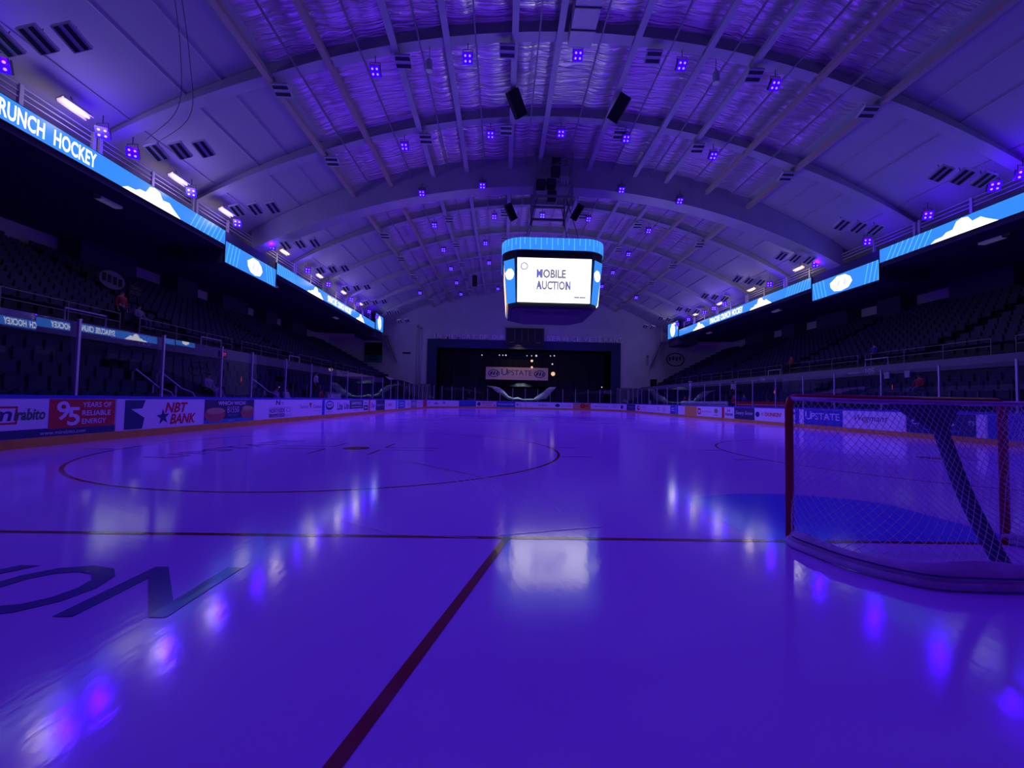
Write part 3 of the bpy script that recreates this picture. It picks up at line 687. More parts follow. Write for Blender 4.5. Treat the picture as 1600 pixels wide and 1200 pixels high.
# stairs up to the balcony ends, landings, ducts, doors on the end wall
for sg, sd in ((-1, 'left'), (1, 'right')):
    e = empty('wall_staircase', (sg * 21, YW - .8, 0), 'steep dark metal staircase on the %s of the end wall' % sd, 'stairs')
    a = Vector((-sg * -.9, 0, 10.9)); c = Vector((-sg * 1.2, 0, 6.7))
    a = Vector((sg * .75, 0, 10.9)); c = Vector((-sg * 1.0, 0, 6.8))
    for off in (-.45, .45):
        m1 = MB(); m1.tube([a + Vector((0, off, 0)), c + Vector((0, off, 0))], .10, 'roof_steel_dark', 4); m1.build('stringer', e)
        m1 = MB(); m1.tube([a + Vector((0, off, .9)), c + Vector((0, off, .9))], .03, 'roof_steel_dark', 5); m1.build('handrail', e)
    for k in range(17):
        q = a.lerp(c, (k + .5) / 17); m1 = MB(); m1.box(q + Vector((0, 0, .05)), (.32, .9, .05), 'rail_paint' if k % 1 else 'roof_steel_dark'); m1.build('tread', e)
    e = empty('stair_landing', (sg * 21.6, 60.4, 10.75), 'pale railed landing at the far end of the %s balcony' % sd, 'landing')
    m1 = MB(); m1.box((0, 0, 0), (1.7, 1.6, .12), 'rail_paint'); m1.build('platform', e)
    for z in (.3, .55, .8, 1.05): m1 = MB(); m1.box((0, -.8, z), (1.7, .05, .06), 'rail_paint'); m1.build('rail', e)
    for x in (-.8, .8): m1 = MB(); m1.box((x, -.8, 1.0), (.08, .08, 2.1), 'rail_paint'); m1.build('corner_post', e)
for k, x in enumerate((-16.8, -16.3)):
    m1 = MB(); m1.tube([(x, YW - .15, 3.3), (x, YW - .15, 12.6 - .3 * k)], .12, 'wall_paint', 8); m1.tube([(x, YW - .3, 12.5 - .3 * k), (x, YW, 12.6 - .3 * k)], .14, 'roof_steel_dark', 6)
    tag(m1.build('wall_pipe', smooth=True), 'tall pale pipe on the end wall left of the stage, %s one' % ('outer', 'inner')[k], 'pipe')
m1 = MB(); m1.box((-18.5, YW - .05, 8.3), (1.25, .1, .28), 'black'); [m1.box((-18.5, YW - .11, 8.2 + .07 * i), (1.2, .02, .02), 'fixture_dark') for i in range(4)]
tag(m1.build('wall_vent'), 'dark slotted vent on the end wall left of the stage', 'vent')
m1 = MB(); m1.box((-23.65, YW - .12, 8.25), (2.7, .06, 3.1), 'black'); m1.box((-23.65, YW - .16, 7.3), (2.66, .03, 1.15), 'tarp_teal')
for i, wd in enumerate((1.2, 1.7)): m1.box((-23.65, YW - .18, 7.65 - .5 * i), (wd, .01, .22), 'stage_blue')
m1.box((-23.65, YW - .16, 9.82), (2.8, .08, .06), 'roof_steel_dark')
tag(m1.build('wall_banner'), 'black and teal banner on the end wall under the left balcony', 'banner')
m1 = MB()
for i in range(24):
    t0 = 2 * PI * i / 24; t1 = 2 * PI * (i + 1) / 24
    m1.poly([(24.1 + r * math.cos(t) * 1.5, YW - .03, 8.2 + r * math.sin(t) * 1.1) for r, t in ((.86, t0), (.86, t1), (1, t1), (1, t0))], 'ad_ink')
for k in range(4): m1.box((23.2 + .55 * k, YW - .03, 8.3 + .12 * (k % 2)), (.34, .02, .6), 'ad_ink')
tag(m1.build('wall_emblem'), 'dark oval emblem painted on the end wall right of the stage', 'emblem')
m1 = MB(); m1.box((19.6, YW - .06, 8.0), (.35, .12, 1.7), 'roof_steel_dark'); m1.box((19.6, YW - .13, 8.6), (.28, .03, .2), 'fixture_dark')
tag(m1.build('wall_cabinet'), 'narrow dark cabinet on the end wall beside the right stairs', 'cabinet')
for (x, w_, h_, nm) in ((-21.8, 1.1, 2.0, 'dark doorway in the end wall left of the stage'), (20.6, 1.1, 2.1, 'dark doorway in the end wall right of the stage')):
    m1 = MB(); m1.box((x, YW - .03, 3.3 + h_ / 2 - .4), (w_, .06, h_), 'black'); m1.box((x, YW - .05, 3.3 + h_ - .36), (w_ + .16, .1, .08), 'wall_paint'); m1.box((x - w_ / 2 - .04, YW - .05, 3.2 + h_ / 2 - .3), (.08, .1, h_), 'wall_paint')
    o = m1.build('door_1' if x < 0 else 'door_2'); o['kind'] = 'structure'; o['label'] = nm
m1 = MB(); m1.box((0, 62.2, 1.9), (62, .12, 2.7), 'black'); o = struct(m1, 'wall_partition', 'black partition behind the far glass') if False else None
for sg in (-1, 1):
    m1 = MB(); m1.box((sg * 19.1, 62.1, 1.75), (9.0, .15, 3.5), 'wall_dark'); struct(m1, 'trim_6' if sg < 0 else 'trim_7', 'dark partition low on the end wall')
# tan canopy at the far left corner
m1 = MB(); V = []; F = []
for i in range(9):
    x = -19.6 + .62 * i
    for j in range(5):
        z = 3.0 + .55 * math.sin(PI * i / 8) - .25 * (j / 4) ** 2 + (.55 if i < 3 else 0); V.append((x, 50 + 1.6 * j, z))
for i in range(8):
    for j in range(4): F.append((i * 5 + j, i * 5 + j + 1, i * 5 + j + 6, i * 5 + j + 5))
m1.mesh(V, F, 'tan_steel')
for (x, y) in ((-19.6, 50), (-14.7, 50), (-19.6, 56.3), (-14.7, 56.3)): m1.tube([(x, y, 0), (x, y, 2.95)], .04, 'post_alu', 6)
tag(m1.build('canopy', smooth=True), 'tan fabric canopy roof beyond the left glass near the end wall', 'canopy')

# ------------------------------------------------------------------ roof
RIBY = [-2.0, 3.9, 9.75, 15.65, 21.5, 27.1, 33.0, 39.0, 45.2, 51.1, 57.0]
PUR_T = [-14.4, -11.75, -8.7, -6.3, -3.15, -1.05, 2.6, 6.0, 8.3, 11.35, 14.4]
PUR_S = [-13.2, -10.3, -7.6, -5.0, -2.0, .95, 4.35, 7.2, 10.1, 12.9]
def lining(name, x0, x1, mt, label, nx=12, flat=True):
    mb = MB(); V = []; F = []; ys = [-8, 62.7]
    for i in range(nx + 1):
        x = x0 + (x1 - x0) * i / nx
        for y in ys: V.append((x, y, zl(x)))
    for i in range(nx): F.append((2 * i, 2 * i + 1, 2 * i + 3, 2 * i + 2))
    mb.mesh(V, F, mt); return struct(mb, name, label, smooth=True)
lining('ceiling_left', -23.3, -14.4, 'white_panel', 'smooth white sloping ceiling panels along the left roof edge')
lining('ceiling_right', 14.4, 23.3, 'white_panel', 'smooth white sloping ceiling panels along the right roof edge')
# crumpled foil blankets hung between purlins and ribs
mb = MB(); xs = sorted(PUR_T + PUR_S); allx = []
for i in range(len(xs) - 1):
    n = 4
    for k in range(n): allx.append((xs[i] + (xs[i + 1] - xs[i]) * k / n, i, k / n))
allx.append((xs[-1], len(xs) - 2, 1.0))
ry = [-8] + RIBY + [62.7]; ally = []
for i in range(len(ry) - 1):
    for k in range(10): ally.append((ry[i] + (ry[i + 1] - ry[i]) * k / 10, i, k / 10))
ally.append((ry[-1], len(ry) - 2, 1.0))
rnd = [[random.random() for _ in range(40)] for _ in range(40)]
V = []; F = []; ny = len(ally)
for (x, i, t) in allx:
    for (y, j, u) in ally:
        r = rnd[i][j]
        sag = math.sin(PI * t) ** .7 * (.04 + .16 * r) * (.35 + .65 * math.sin(PI * u))
        jit = .025 * (random.random() - .5) if 0 < t < 1 else 0
        tilt = (t - .5) * (rnd[j][i] - .5) * .22 if 0 < t < 1 else 0
        V.append((x, y, zl(x) - .02 - sag + jit + tilt))
for a in range(len(allx) - 1):
    for c in range(ny - 1): F.append((a * ny + c, a * ny + c + 1, (a + 1) * ny + c + 1, (a + 1) * ny + c))
mb.mesh(V, F, 'foil'); struct(mb, 'ceiling', 'crumpled silver foil insulation under the crown of the arched roof', smooth=True)
def arch(mb, y0, y1, botf, topf, x1, mt, n=36):
    V = []; F = []
    for i in range(n + 1):
        x = -x1 + 2 * x1 * i / n; bz = botf(x); tz = topf(x)
        V += [(x, y0, bz), (x, y1, bz), (x, y1, tz), (x, y0, tz)]
    for i in range(n):
        for k in range(4): F.append((i * 4 + k, i * 4 + (k + 1) % 4, i * 4 + 4 + (k + 1) % 4, i * 4 + 4 + k))
    F += [(0, 1, 2, 3), (4 * n + 3, 4 * n + 2, 4 * n + 1, 4 * n)]
    mb.mesh(V, F, mt)
for k, y in enumerate(RIBY):
    mb = MB()
    if y == 27.1:
        RB = 46.7; bf = lambda x: 16.88 - (RB - math.sqrt(RB * RB - x * x))
        arch(mb, 26.5, 27.7, bf, lambda x: max(zl(x) - .02, bf(x) + .25), 21.6, 'roof_steel')
        lab = 'deep pale arched girder across the middle of the roof'
    else:
        bf = lambda x: zb(x) + .12 + .35 * max(0, (abs(x) - 14.4) / 7)
        arch(mb, y - .17, y + .17, bf, lambda x: zl(x) - .02, 22.0, 'roof_steel')
        arch(mb, y - .28, y + .28, lambda x: bf(x) - .05, lambda x: bf(x), 22.0, 'roof_steel')
        lab = 'pale arched steel rib under the roof, %s from the camera' % ordn(k)
    struct(mb, 'roof_arch', lab)
for k, x in enumerate(PUR_T):
    mb = MB(); edge = abs(x) > 14
    mb.box((x, 27.3, zb(x) - .02), (.20, 70.6, .26), 'tan_steel' if edge or x in (11.35, -11.75) else 'roof_steel'); mb.box((x, 27.3, zb(x) - .16), (.30, 70.6, .03), 'tan_steel' if edge or x in (11.35, -11.75) else 'roof_steel')
    for y in RIBY:
        if y != 27.1: mb.box((x, y, zb(x) + .1), (.24, .3, .36), 'roof_steel_dark')
    struct(mb, 'roof_purlin', 'thick roof beam running lengthwise, %s from the left' % ordn(k))
for k, x in enumerate(PUR_S):
    mb = MB(); mb.box((x, 27.3, zb(x) + .1), (.07, 70.6, .09), 'roof_steel_dark')
    for y in RIBY: mb.box((x, y, zb(x) + .16), (.06, .06, .2), 'roof_steel_dark') if y != 27.1 else None
    struct(mb, 'roof_rod', 'thin lengthwise roof rail, %s from the left' % ordn(k))
# long seams and lower rails on the white side panels
for sg, sd in ((-1, 'left'), (1, 'right')):
    for k, x in enumerate((16.6, 18.2, 20.6)):
        mb = MB(); mb.box((sg * x, 27.3, zl(x) - .05), (.05, 70.6, .05), 'roof_steel'); struct(mb, 'panel_seam', 'thin dark seam on the %s ceiling panels' % sd)
mb = MB(); mb.box((-.12, 3.6, 18.15), (1.1, 23.6, .75), 'duct_steel')
for y in (13.4, 14.5, 11, 8.5): mb.box((-.12, y, 18.13), (1.14, .05, .8), 'fixture_dark')
tag(mb.build('air_duct'), 'square pale air duct under the roof crown ending at the near rib', 'duct')

# ------------------------------------------------------------------ LED wash lights
def make_led(name, rot):
    e = empty(name, (0, 0, 0), 'x', 'light'); R = Euler(rot).to_matrix()
    mb = MB(); mb.box((0, 0, .125), (.45, .45, .22), 'fixture_dark'); mb.box((0, 0, .25), (.26, .26, .06), 'fixture_dark'); o = mb.build('housing', e); o.rotation_euler = rot
    mb = MB(); mb.box((0, 0, .005), (.47, .47, .02), 'led_halo'); o = mb.build('halo_plate', e); o.rotation_euler = rot  # enlarged glowing plate stands in for the halo around the lenses
    for sx in (-1, 1):
        for sy in (-1, 1):
            mb = MB(); mb.disc((0, 0, 0), .046, (0, 0, -1), .02, 'led_lens', 10); o = mb.build('lens', e)
            o.location = R @ Vector((sx * .105, sy * .105, -.006)); o.rotation_euler = rot
    mb = MB(); mb.tube([(-.24, 0, .05), (-.24, 0, .42), (.24, 0, .42), (.24, 0, .05)], .018, 'fixture_dark', 5); mb.tube([(0, 0, .42), (0, 0, .75)], .02, 'fixture_dark', 5); mb.build('yoke', e)
    return e
def lamp(parent, power, size, loc, target_rot, col=LED_COL, blend=.6):
    ld = bpy.data.lights.new('wash_lamp', 'SPOT'); ld.energy = power; ld.color = col; ld.spot_size = size; ld.spot_blend = blend; ld.shadow_soft_size = .18
    lo = bpy.data.objects.new('wash_lamp', ld); COL.objects.link(lo); lo.parent = parent; lo.location = loc; lo.rotation_euler = target_rot
    return lo
tilt = (math.radians(-42), 0, 0)
roof_led = None
rows = {-2.0: [-9.7, -4.6, 4.6, 9.6], 3.9: [-9.7, -5.2, 5.0, 9.5], 9.75: [-9.69, -4.5, 4.2, 9.4], 15.65: [-9.69, -5.37, -.14, 4.86, 9.39], 21.5: [-9.67, -4.45, -.12, 3.92, 9.36], 27.1: [-9.5, -5.15, 5.0, 9.3], 33.0: [-9.69, -4.43, -.16, 3.97, 9.37],  # rows nearest the camera are unseen, added to light the near ice
        39.0: [-9.73, -5.44, 5.3, 9.38], 45.2: [-9.7, -5.25, 5.2, 9.39], 51.1: [-14.42, -9.68, 9.5, 14.09], 57.0: [-9.68, -4.31, 4.3, 9.4]}
def posname(i, n): return ['far left end', 'left of the crown', 'at the crown', 'right of the crown', 'far right end'][i if n == 5 else (i if i < 2 else i + 1)]
k = 0
for ri, (y, xl) in enumerate(rows.items()):
    for i, x in enumerate(xl):
        z = zb(x) - .78 if y != 27.1 else 16.88 - (46.7 - math.sqrt(46.7 ** 2 - x * x)) + .05
        yy = y + .05 if y != 27.1 else 26.3
        lab = 'violet four-lens wash light hung under the %s roof arch, %s' % (ordn(ri), posname(i, len(xl)))
        if roof_led is None: e = roof_led = make_led('wash_light', tilt)
        else: e = copy_tree(roof_led)
        e.location = (x, yy, z); e['label'] = lab; e['group'] = 'violet wash lights under the roof arches'
for o in [o for o in COL.objects if o.type == 'EMPTY' and o.name.startswith('wash_light')]:
    lamp(o, ROOF_W * (.42 if o.location.y < 12 else 1.0), 1.75, (0, -.1, -.15), (0, 0, 0))
SIDE_L = [10.6, 14.23, 15.68, 19.34, 23.34, 27.4, 33.1, 37.5, 43.7, 45.85, 50.1, 53.5]
SIDE_R = [14.98, 16.1, 19.34, 23.3, 27.9, 33.5, 41.2, 43.5, 45.7, 50.0, 53.5]
for sg, sd, ys in ((-1, 'left', SIDE_L), (1, 'right', SIDE_R)):
    rz = math.radians(28) * sg
    src = None
    for i, y in enumerate(ys):
        lab = 'violet four-lens wash light above the %s balcony screens, %s from the camera' % (sd, ordn(i))
        if src is None:
            src = make_led('balcony_wash_light', (math.radians(-62), 0, -rz)); e = src
        else: e = copy_tree(src)
        e.location = (sg * 20.6, y, 12.15); e['label'] = lab; e['group'] = 'violet wash lights on the balcony rails'
for o in [o for o in COL.objects if o.type == 'EMPTY' and o.name.startswith('balcony_wash_light')]:
    sg = -1 if o.location.x < 0 else 1
    d = Vector((-sg * .62, -.30, -.78)); lamp(o, SIDE_W, 1.6, (-sg * .2, -.3, -.1), d.to_track_quat('-Z', 'Y').to_euler(), (.045, .0, 1.0))
    ld = bpy.data.lights.new('spill_lamp', 'POINT'); ld.energy = 55; ld.color = (.06, .0, 1.0); ld.shadow_soft_size = .12
    lo = bpy.data.objects.new('spill_lamp', ld); COL.objects.link(lo); lo.parent = o; lo.location = (-sg * .25, -.45, -.05)

# louvred white floodlights (unlit) in threes at the roof edge, singly on the ribs
def make_flood():
    e = empty('floodlight', (0, 0, 0), 'x', 'light')
    mb = MB(); mb.box((0, 0, .08), (.74, .60, .14), 'fixture_white'); mb.build('reflector', e)
    for y in (-.15, .15): mb = MB(); mb.box((0, y, -.005), (.68, .14, .03), 'fixture_dark'); mb.build('tube_slot', e)
    mb = MB(); mb.box((0, 0, .24), (.3, .24, .16), 'fixture_dark'); mb.tube([(0, 0, .3), (0, 0, .75)], .015, 'fixture_dark', 5); mb.build('ballast', e)
    return e
fl0 = None
for ri, y in enumerate(RIBY[2:]):
    for sg, sd in ((-1, 'left'), (1, 'right')):
        for q, x in enumerate((17.3, 18.35, 19.4)):
            if y > 46 and q == 2: continue
            if fl0 is None: e = fl0 = make_flood()
            else: e = copy_tree(fl0)
            e.location = (sg * x, y - .1, 12.35 - .12 * q); e.rotation_euler = (0, math.radians(sg * 14), 0); e.rotation_euler = (Matrix.Rotation(math.radians(sg * 16), 3, 'Y') @ Matrix.Rotation(math.radians(-24), 3, 'X') @ Matrix.Rotation(PI / 2, 3, 'Z')).to_euler()
            e['label'] = 'unlit white floodlight at the %s roof edge near the %s arch, %s of its cluster' % (sd, ordn(ri), ('inner', 'middle', 'outer')[q])
            e['group'] = 'unlit floodlights at the roof edges'
        for q, x in enumerate((3.5, 8.4, 14.0)):
            if y in (9.75, 27.1) or (y > 50 and y < 52 and q == 2): continue
            e = copy_tree(fl0)
            e.location = (sg * x, y + .1, zb(x) - .55); e.rotation_euler = (math.radians(-26), 0, 0)
            e['label'] = 'unlit white floodlight hung beneath the %s roof arch, %s of the %s half' % (ordn(ri), ('inner', 'middle', 'outer')[q], sd)
            e['group'] = 'unlit floodlights under the arches'
# warm tube lamps on the balcony rail
def make_warm():
    e = empty('tube_lamp', (0, 0, 0), 'x', 'light')
    mb = MB(); mb.box((0, 0, .10), (.34, 1.15, .05), 'fixture_white'); mb.box((-.16, 0, .04), (.03, 1.15, .14), 'fixture_white'); mb.box((.16, 0, .04), (.03, 1.15, .14), 'fixture_white'); mb.build('reflector', e)
    mb = MB(); mb.tube([(0, -.55, .02), (0, .55, .02)], .045, 'warm_tube', 8); mb.build('tube', e)
    mb = MB(); mb.tube([(0, 0, .12), (0, 0, .55)], .02, 'fixture_dark', 5); mb.build('hanger', e)
    return e
w0 = None
for sg, sd, ys in ((-1, 'left', [13.2, 18.6, 22.45, 29.5, 35.8, 41.8, 47.2]), (1, 'right', [29.97, 36.5, 42.4, 48.3, 54.6])):
    for i, y in enumerate(ys):
        if w0 is None: e = w0 = make_warm()
        else: e = copy_tree(w0)
        e.location = (sg * 20.7, y, 12.45); e.rotation_euler = (0, sg * math.radians(24), 0)
        e['label'] = 'glowing warm tube lamp above the %s balcony rail, %s from the camera' % (sd, ordn(i)); e['group'] = 'warm tube lamps on the balconies'
for o in [o for o in COL.objects if o.type == 'EMPTY' and o.name.startswith('tube_lamp')]:
    ld = bpy.data.lights.new('tube_glow', 'POINT'); ld.energy = WARM_W; ld.color = (1.0, .80, .62); ld.shadow_soft_size = .3
    lo = bpy.data.objects.new('tube_glow', ld); COL.objects.link(lo); lo.parent = o; lo.location = (0, 0, -.6)
# hanging cylinder lamps
for k, (x, z, y) in enumerate(((-7.15, 16.75, 15.6), (6.45, 16.7, 15.6))):
    e = empty('pendant_lamp', (x, y, z), 'small grey cylinder lamp hanging from the near arch on the %s' % ('left', 'right')[k], 'light')
    mb = MB(); mb.tube([(0, 0, -.25), (0, 0, .2), (0, 0, .3)], [.16, .16, .1], 'fixture_white', 12); mb.build('shade', e); mb = MB(); mb.disc((0, 0, -.26), .13, (0, 0, -1), .01, 'lamp_dim', 12); mb.build('lens', e)
    mb = MB(); mb.tube([(0, 0, .3), (0, 0, .95)], .015, 'fixture_dark', 5); mb.build('cord', e)
# soffit lamps
for k, (x, y) in enumerate(((-22.4, 16.6), (-22.4, 31), (-22.6, 44.5), (22.6, 17.9), (22.6, 35.5), (22.6, 48.5))):
    mb = MB(); mb.box((0, 0, 0), (.35, 1.1, .12), 'fixture_white'); mb.box((0, 0, -.05), (.28, 1.0, .06), 'lamp_dim'); mb.box((0, -.7, .02), (.2, .3, .12), 'fixture_dark')
    tag(mb.build('soffit_lamp', loc=(x, y, 10.22)), 'small pale lamp under the %s balcony, %s from the camera' % (('left', 'right')[x > 0], ordn(k % 3)), 'light')

# ------------------------------------------------------------------ LED ribbon screens on the balcony fronts
def crest(mb, mp, cu, v0, wd, h):      # plain jagged ice-burst mark
    P = [(-.5, 0), (-.42, .20), (-.30, .24), (-.24, .42), (-.14, .46), (-.08, .90), (0, 1.0), (.09, .92), (.15, .55), (.27, .62), (.34, .40), (.5, 0)]
    mb.poly([mp(cu + x * wd, v0 + y * h) for x, y in P], 'screen_white')
def shield(mb, mp, mp2, cu, cv, wd, h):
    P = [(-.5, .18), (-.36, .30), (-.16, .5), (.2, .46), (.42, .22), (.5, -.08), (.34, -.40), (.02, -.5), (-.3, -.4), (-.46, -.12)]
    mb.poly([mp(cu + x * wd, cv + y * h) for x, y in P], 'screen_white')
    for k in range(2): mb.poly([mp2(cu + (x - .14 + .28 * k) * wd, cv + y * h) for x, y in ((-.05, -.16), (.06, -.2), (.12, .16), (.02, .2))], 'screen_pale')
def ribbon(side, y0, y1, z0, z1, label, items, xin=21.0):
    sg = -1 if side == 'left' else 1
    e = empty('ribbon_screen', (sg * (xin + .06), (y0 + y1) / 2, z0), label, 'screen')
    L = y1 - y0; H = z1 - z0
    mb = MB(); mb.box((0, 0, H / 2), (.14, L, H + .06), 'black'); mb.build('cabinet', e)
    start = -L / 2 if side == 'left' else L / 2; d = 1 if side == 'left' else -1
    f = lambda o: (lambda u, v: Vector((-sg * (.072 + o), start + d * u, v)))
    mb = MB(); m0 = f(0); mb.poly([m0(0.02, 0), m0(L - .02, 0), m0(L - .02, H), m0(.02, H)], 'screen_blue')
    U = lambda y: (y - y0) if side == 'left' else (y1 - y)
    for it in items:
        if it[0] == 'text': mb.text(it[1], f(.004), min(U(it[2]), U(it[3])), H * .13, H * .73, 'screen_white', width=abs(it[3] - it[2]), bold=.02, shear=0)
        elif it[0] == 'crest': crest(mb, f(.004), (U(it[1]) + U(it[2])) / 2, 0, abs(it[2] - it[1]), H * .96)
        elif it[0] == 'shield': shield(mb, f(.004), f(.008), (U(it[1]) + U(it[2])) / 2, H * .5, abs(it[2] - it[1]), H * .86)
        elif it[0] == 'rays':
            a, c, lean = it[1], it[2], it[3]; q = min(a, c); m4 = f(.003)
            while q < max(a, c):
                u = U(q); mb.poly([m4(u, 0), m4(u + .05, 0), m4(min(L, max(0, u + .05 + lean)), H), m4(min(L, max(0, u + lean)), H)], 'screen_cyan'); q += .34
    mb.build('display', e); return e
NEAR, FAR, MID, END = (10.58, 11.44), (10.56, 11.42), (9.50, 10.84), (10.62, 12.80)
ribbon('left', -3.5, 22.86, *NEAR, 'long blue LED ribbon screen reading Crunch Hockey on the near left balcony', [('text', 'SYRACUSE', 7.7, 10.1), ('text', 'CRUNCH', 10.65, 12.42), ('text', 'HOCKEY', 12.75, 14.45), ('crest', 15.7, 19.2), ('rays', 19.9, 22.4, .45), ('crest', 3.5, 6.9)])
ribbon('left', 22.9, 28.8, *MID, 'lower blue LED screen with white badge at the middle of the left balcony', [('shield', 25.2, 27.0), ('rays', 23.0, 24.1, .3), ('rays', 27.7, 28.6, -.3)])
ribbon('left', 28.9, 53.9, *FAR, 'long blue LED ribbon screen reading Syracuse Crunch Hockey on the far left balcony', [('rays', 29.0, 32, -.4), ('crest', 34.0, 37.4), ('text', 'SYRACUSE', 38.4, 40.7), ('text', 'CRUNCH', 40.9, 42.8), ('text', 'HOCKEY', 43.0, 45.0), ('crest', 46.6, 49.6)])
ribbon('left', 53.95, 57.5, *END, 'tall blue LED end tile with white badge at the end of the left balcony', [('shield', 54.9, 56.6)], 20.9)
ribbon('right', -3.5, 22.86, *NEAR, 'long blue LED ribbon screen with ice burst on the near right balcony', [('text', 'SYRACUSE', 13.6, 11.2), ('text', 'CRUNCH', 11.0, 9.2), ('text', 'HOCKEY', 8.9, 7.1), ('crest', 16.3, 19.6), ('rays', 20.0, 22.4, .45), ('crest', 2.5, 5.6)])
ribbon('right', 22.9, 28.8, *MID, 'lower blue LED screen with white badge at the middle of the right balcony', [('shield', 25.0, 27.0), ('rays', 23.0, 24.1, .3), ('rays', 27.4, 28.5, -.3)])
ribbon('right', 28.9, 53.9, *FAR, 'long blue LED ribbon screen reading Syracuse Crunch Hockey on the far right balcony', [('rays', 29.2, 32, .4), ('crest', 33.8, 37.2), ('text', 'SYRACUSE', 45.2, 42.9), ('text', 'CRUNCH', 42.7, 40.7), ('text', 'HOCKEY', 40.4, 38.4), ('crest', 46.4, 49.6)])
ribbon('right', 53.95, 57.5, *END, 'tall blue LED end tile with white badge at the end of the right balcony', [('shield', 54.9, 56.6)], 20.9)
# balcony railings behind the screens
for sg, sd in ((-1, 'left'), (1, 'right')):
    for k in range(9):
        y0 = 3.2 + 5.9 * k; L = 5.8; x = 21.5
        e = empty('balcony_railing', (sg * x, y0 + L / 2, 11.5), 'white three-bar railing on the %s balcony, %s length from the camera' % (sd, ordn(k)), 'railing', 'balcony railings')
        for z in (.50, .72, .94): mb = MB(); mb.box((0, 0, z), (.05, L, .05), 'rail_paint'); mb.build('rail', e)
        for y in (-L / 2 + .1, 0, L / 2 - .1): mb = MB(); mb.box((0, y, .5), (.12, .14, 1.0), 'rail_paint'); mb.build('post', e)

# ------------------------------------------------------------------ centre-hung scoreboard
sb = empty('center_scoreboard', (-.12, 27.1, 6.5), 'rounded four-sided video scoreboard hanging at centre ice showing Mobile Auction', 'scoreboard')
def rrect(hw, r, n=8):
    out = []
    for cx, cy, a0 in ((hw - r, hw - r, 0), (-hw + r, hw - r, PI / 2), (-hw + r, -hw + r, PI), (hw - r, -hw + r, 3 * PI / 2)):
        for i in range(n + 1): a = a0 + PI / 2 * i / n; out.append((cx + r * math.cos(a), cy + r * math.sin(a)))
    return out
def ringloft(mb, loops, mt, caps=(True, True)):
    n = len(loops[0]); V = [p for l in loops for p in l]; F = []
    for i in range(len(loops) - 1):
        for k in range(n): F.append((i * n + k, i * n + (k + 1) % n, (i + 1) * n + (k + 1) % n, (i + 1) * n + k))
    if caps[0]: F.append(tuple(range(n - 1, -1, -1)))
    if caps[1]: F.append(tuple((len(loops) - 1) * n + k for k in range(n)))
    mb.mesh(V, F, mt)
lo_ = lambda hw, r, z: [(x, y, z) for x, y in rrect(hw, r)]
mb = MB(); ringloft(mb, [lo_(3.50, 1.5, 4.60), lo_(3.50, 1.5, 5.42)], 'screen_blue', (False, False))
rr_ = rrect(3.505, 1.5, 8); per = len(rr_)
for i in range(per):
    p, q = Vector((*rr_[i], 0)), Vector((*rr_[(i + 1) % per], 0)); d = (q - p).length
    m_ = max(1, round(d / .38))
    for k in range(m_):
        a = p.lerp(q, k / m_); t = (q - p).normalized() * .018; h0 = 4.62 if (i + k) % 2 else 4.95
        mb.poly([(a.x - t.x, a.y - t.y, h0), (a.x + t.x, a.y + t.y, h0), (a.x + t.x, a.y + t.y, 5.4), (a.x - t.x, a.y - t.y, 5.4)], 'screen_cyan')
mb.build('ring_display', sb)
mb = MB(); ringloft(mb, [lo_(3.45, 1.5, 4.56), lo_(3.47, 1.5, 4.60), lo_(3.47, 1.5, 5.46), lo_(3.2, 1.4, 5.5)], 'black'); mb.build('ring_cabinet', sb)
def octo(hw, c, z): return [(hw - c, -hw, z), (hw, -hw + c, z), (hw, hw - c, z), (hw - c, hw, z), (-hw + c, hw, z), (-hw, hw - c, z), (-hw, -hw + c, z), (-hw + c, -hw, z)]
mb = MB(); ringloft(mb, [octo(2.99, .62, .98), octo(3.34, .80, 4.56)], 'black_gloss'); mb.build('body', sb)
mb = MB(); ringloft(mb, [lo_(1.75, .6, .62), lo_(2.1, .7, .66), lo_(2.75, .8, .90), lo_(2.8, .8, 1.0)], 'black_gloss'); mb.build('base_cabinet', sb)
mb = MB(); mb.poly([(-1.7, -1.78, .648), (1.7, -1.78, .648), (2.1, -2.62, .838), (-2.1, -2.62, .838)], 'fixture_dark'); mb.poly([(-.5, -1.95, .68), (.6, -1.95, .68), (.95, -2.5, .805), (-.8, -2.5, .805)], 'ad_grey'); mb.build('lower_panel', sb)
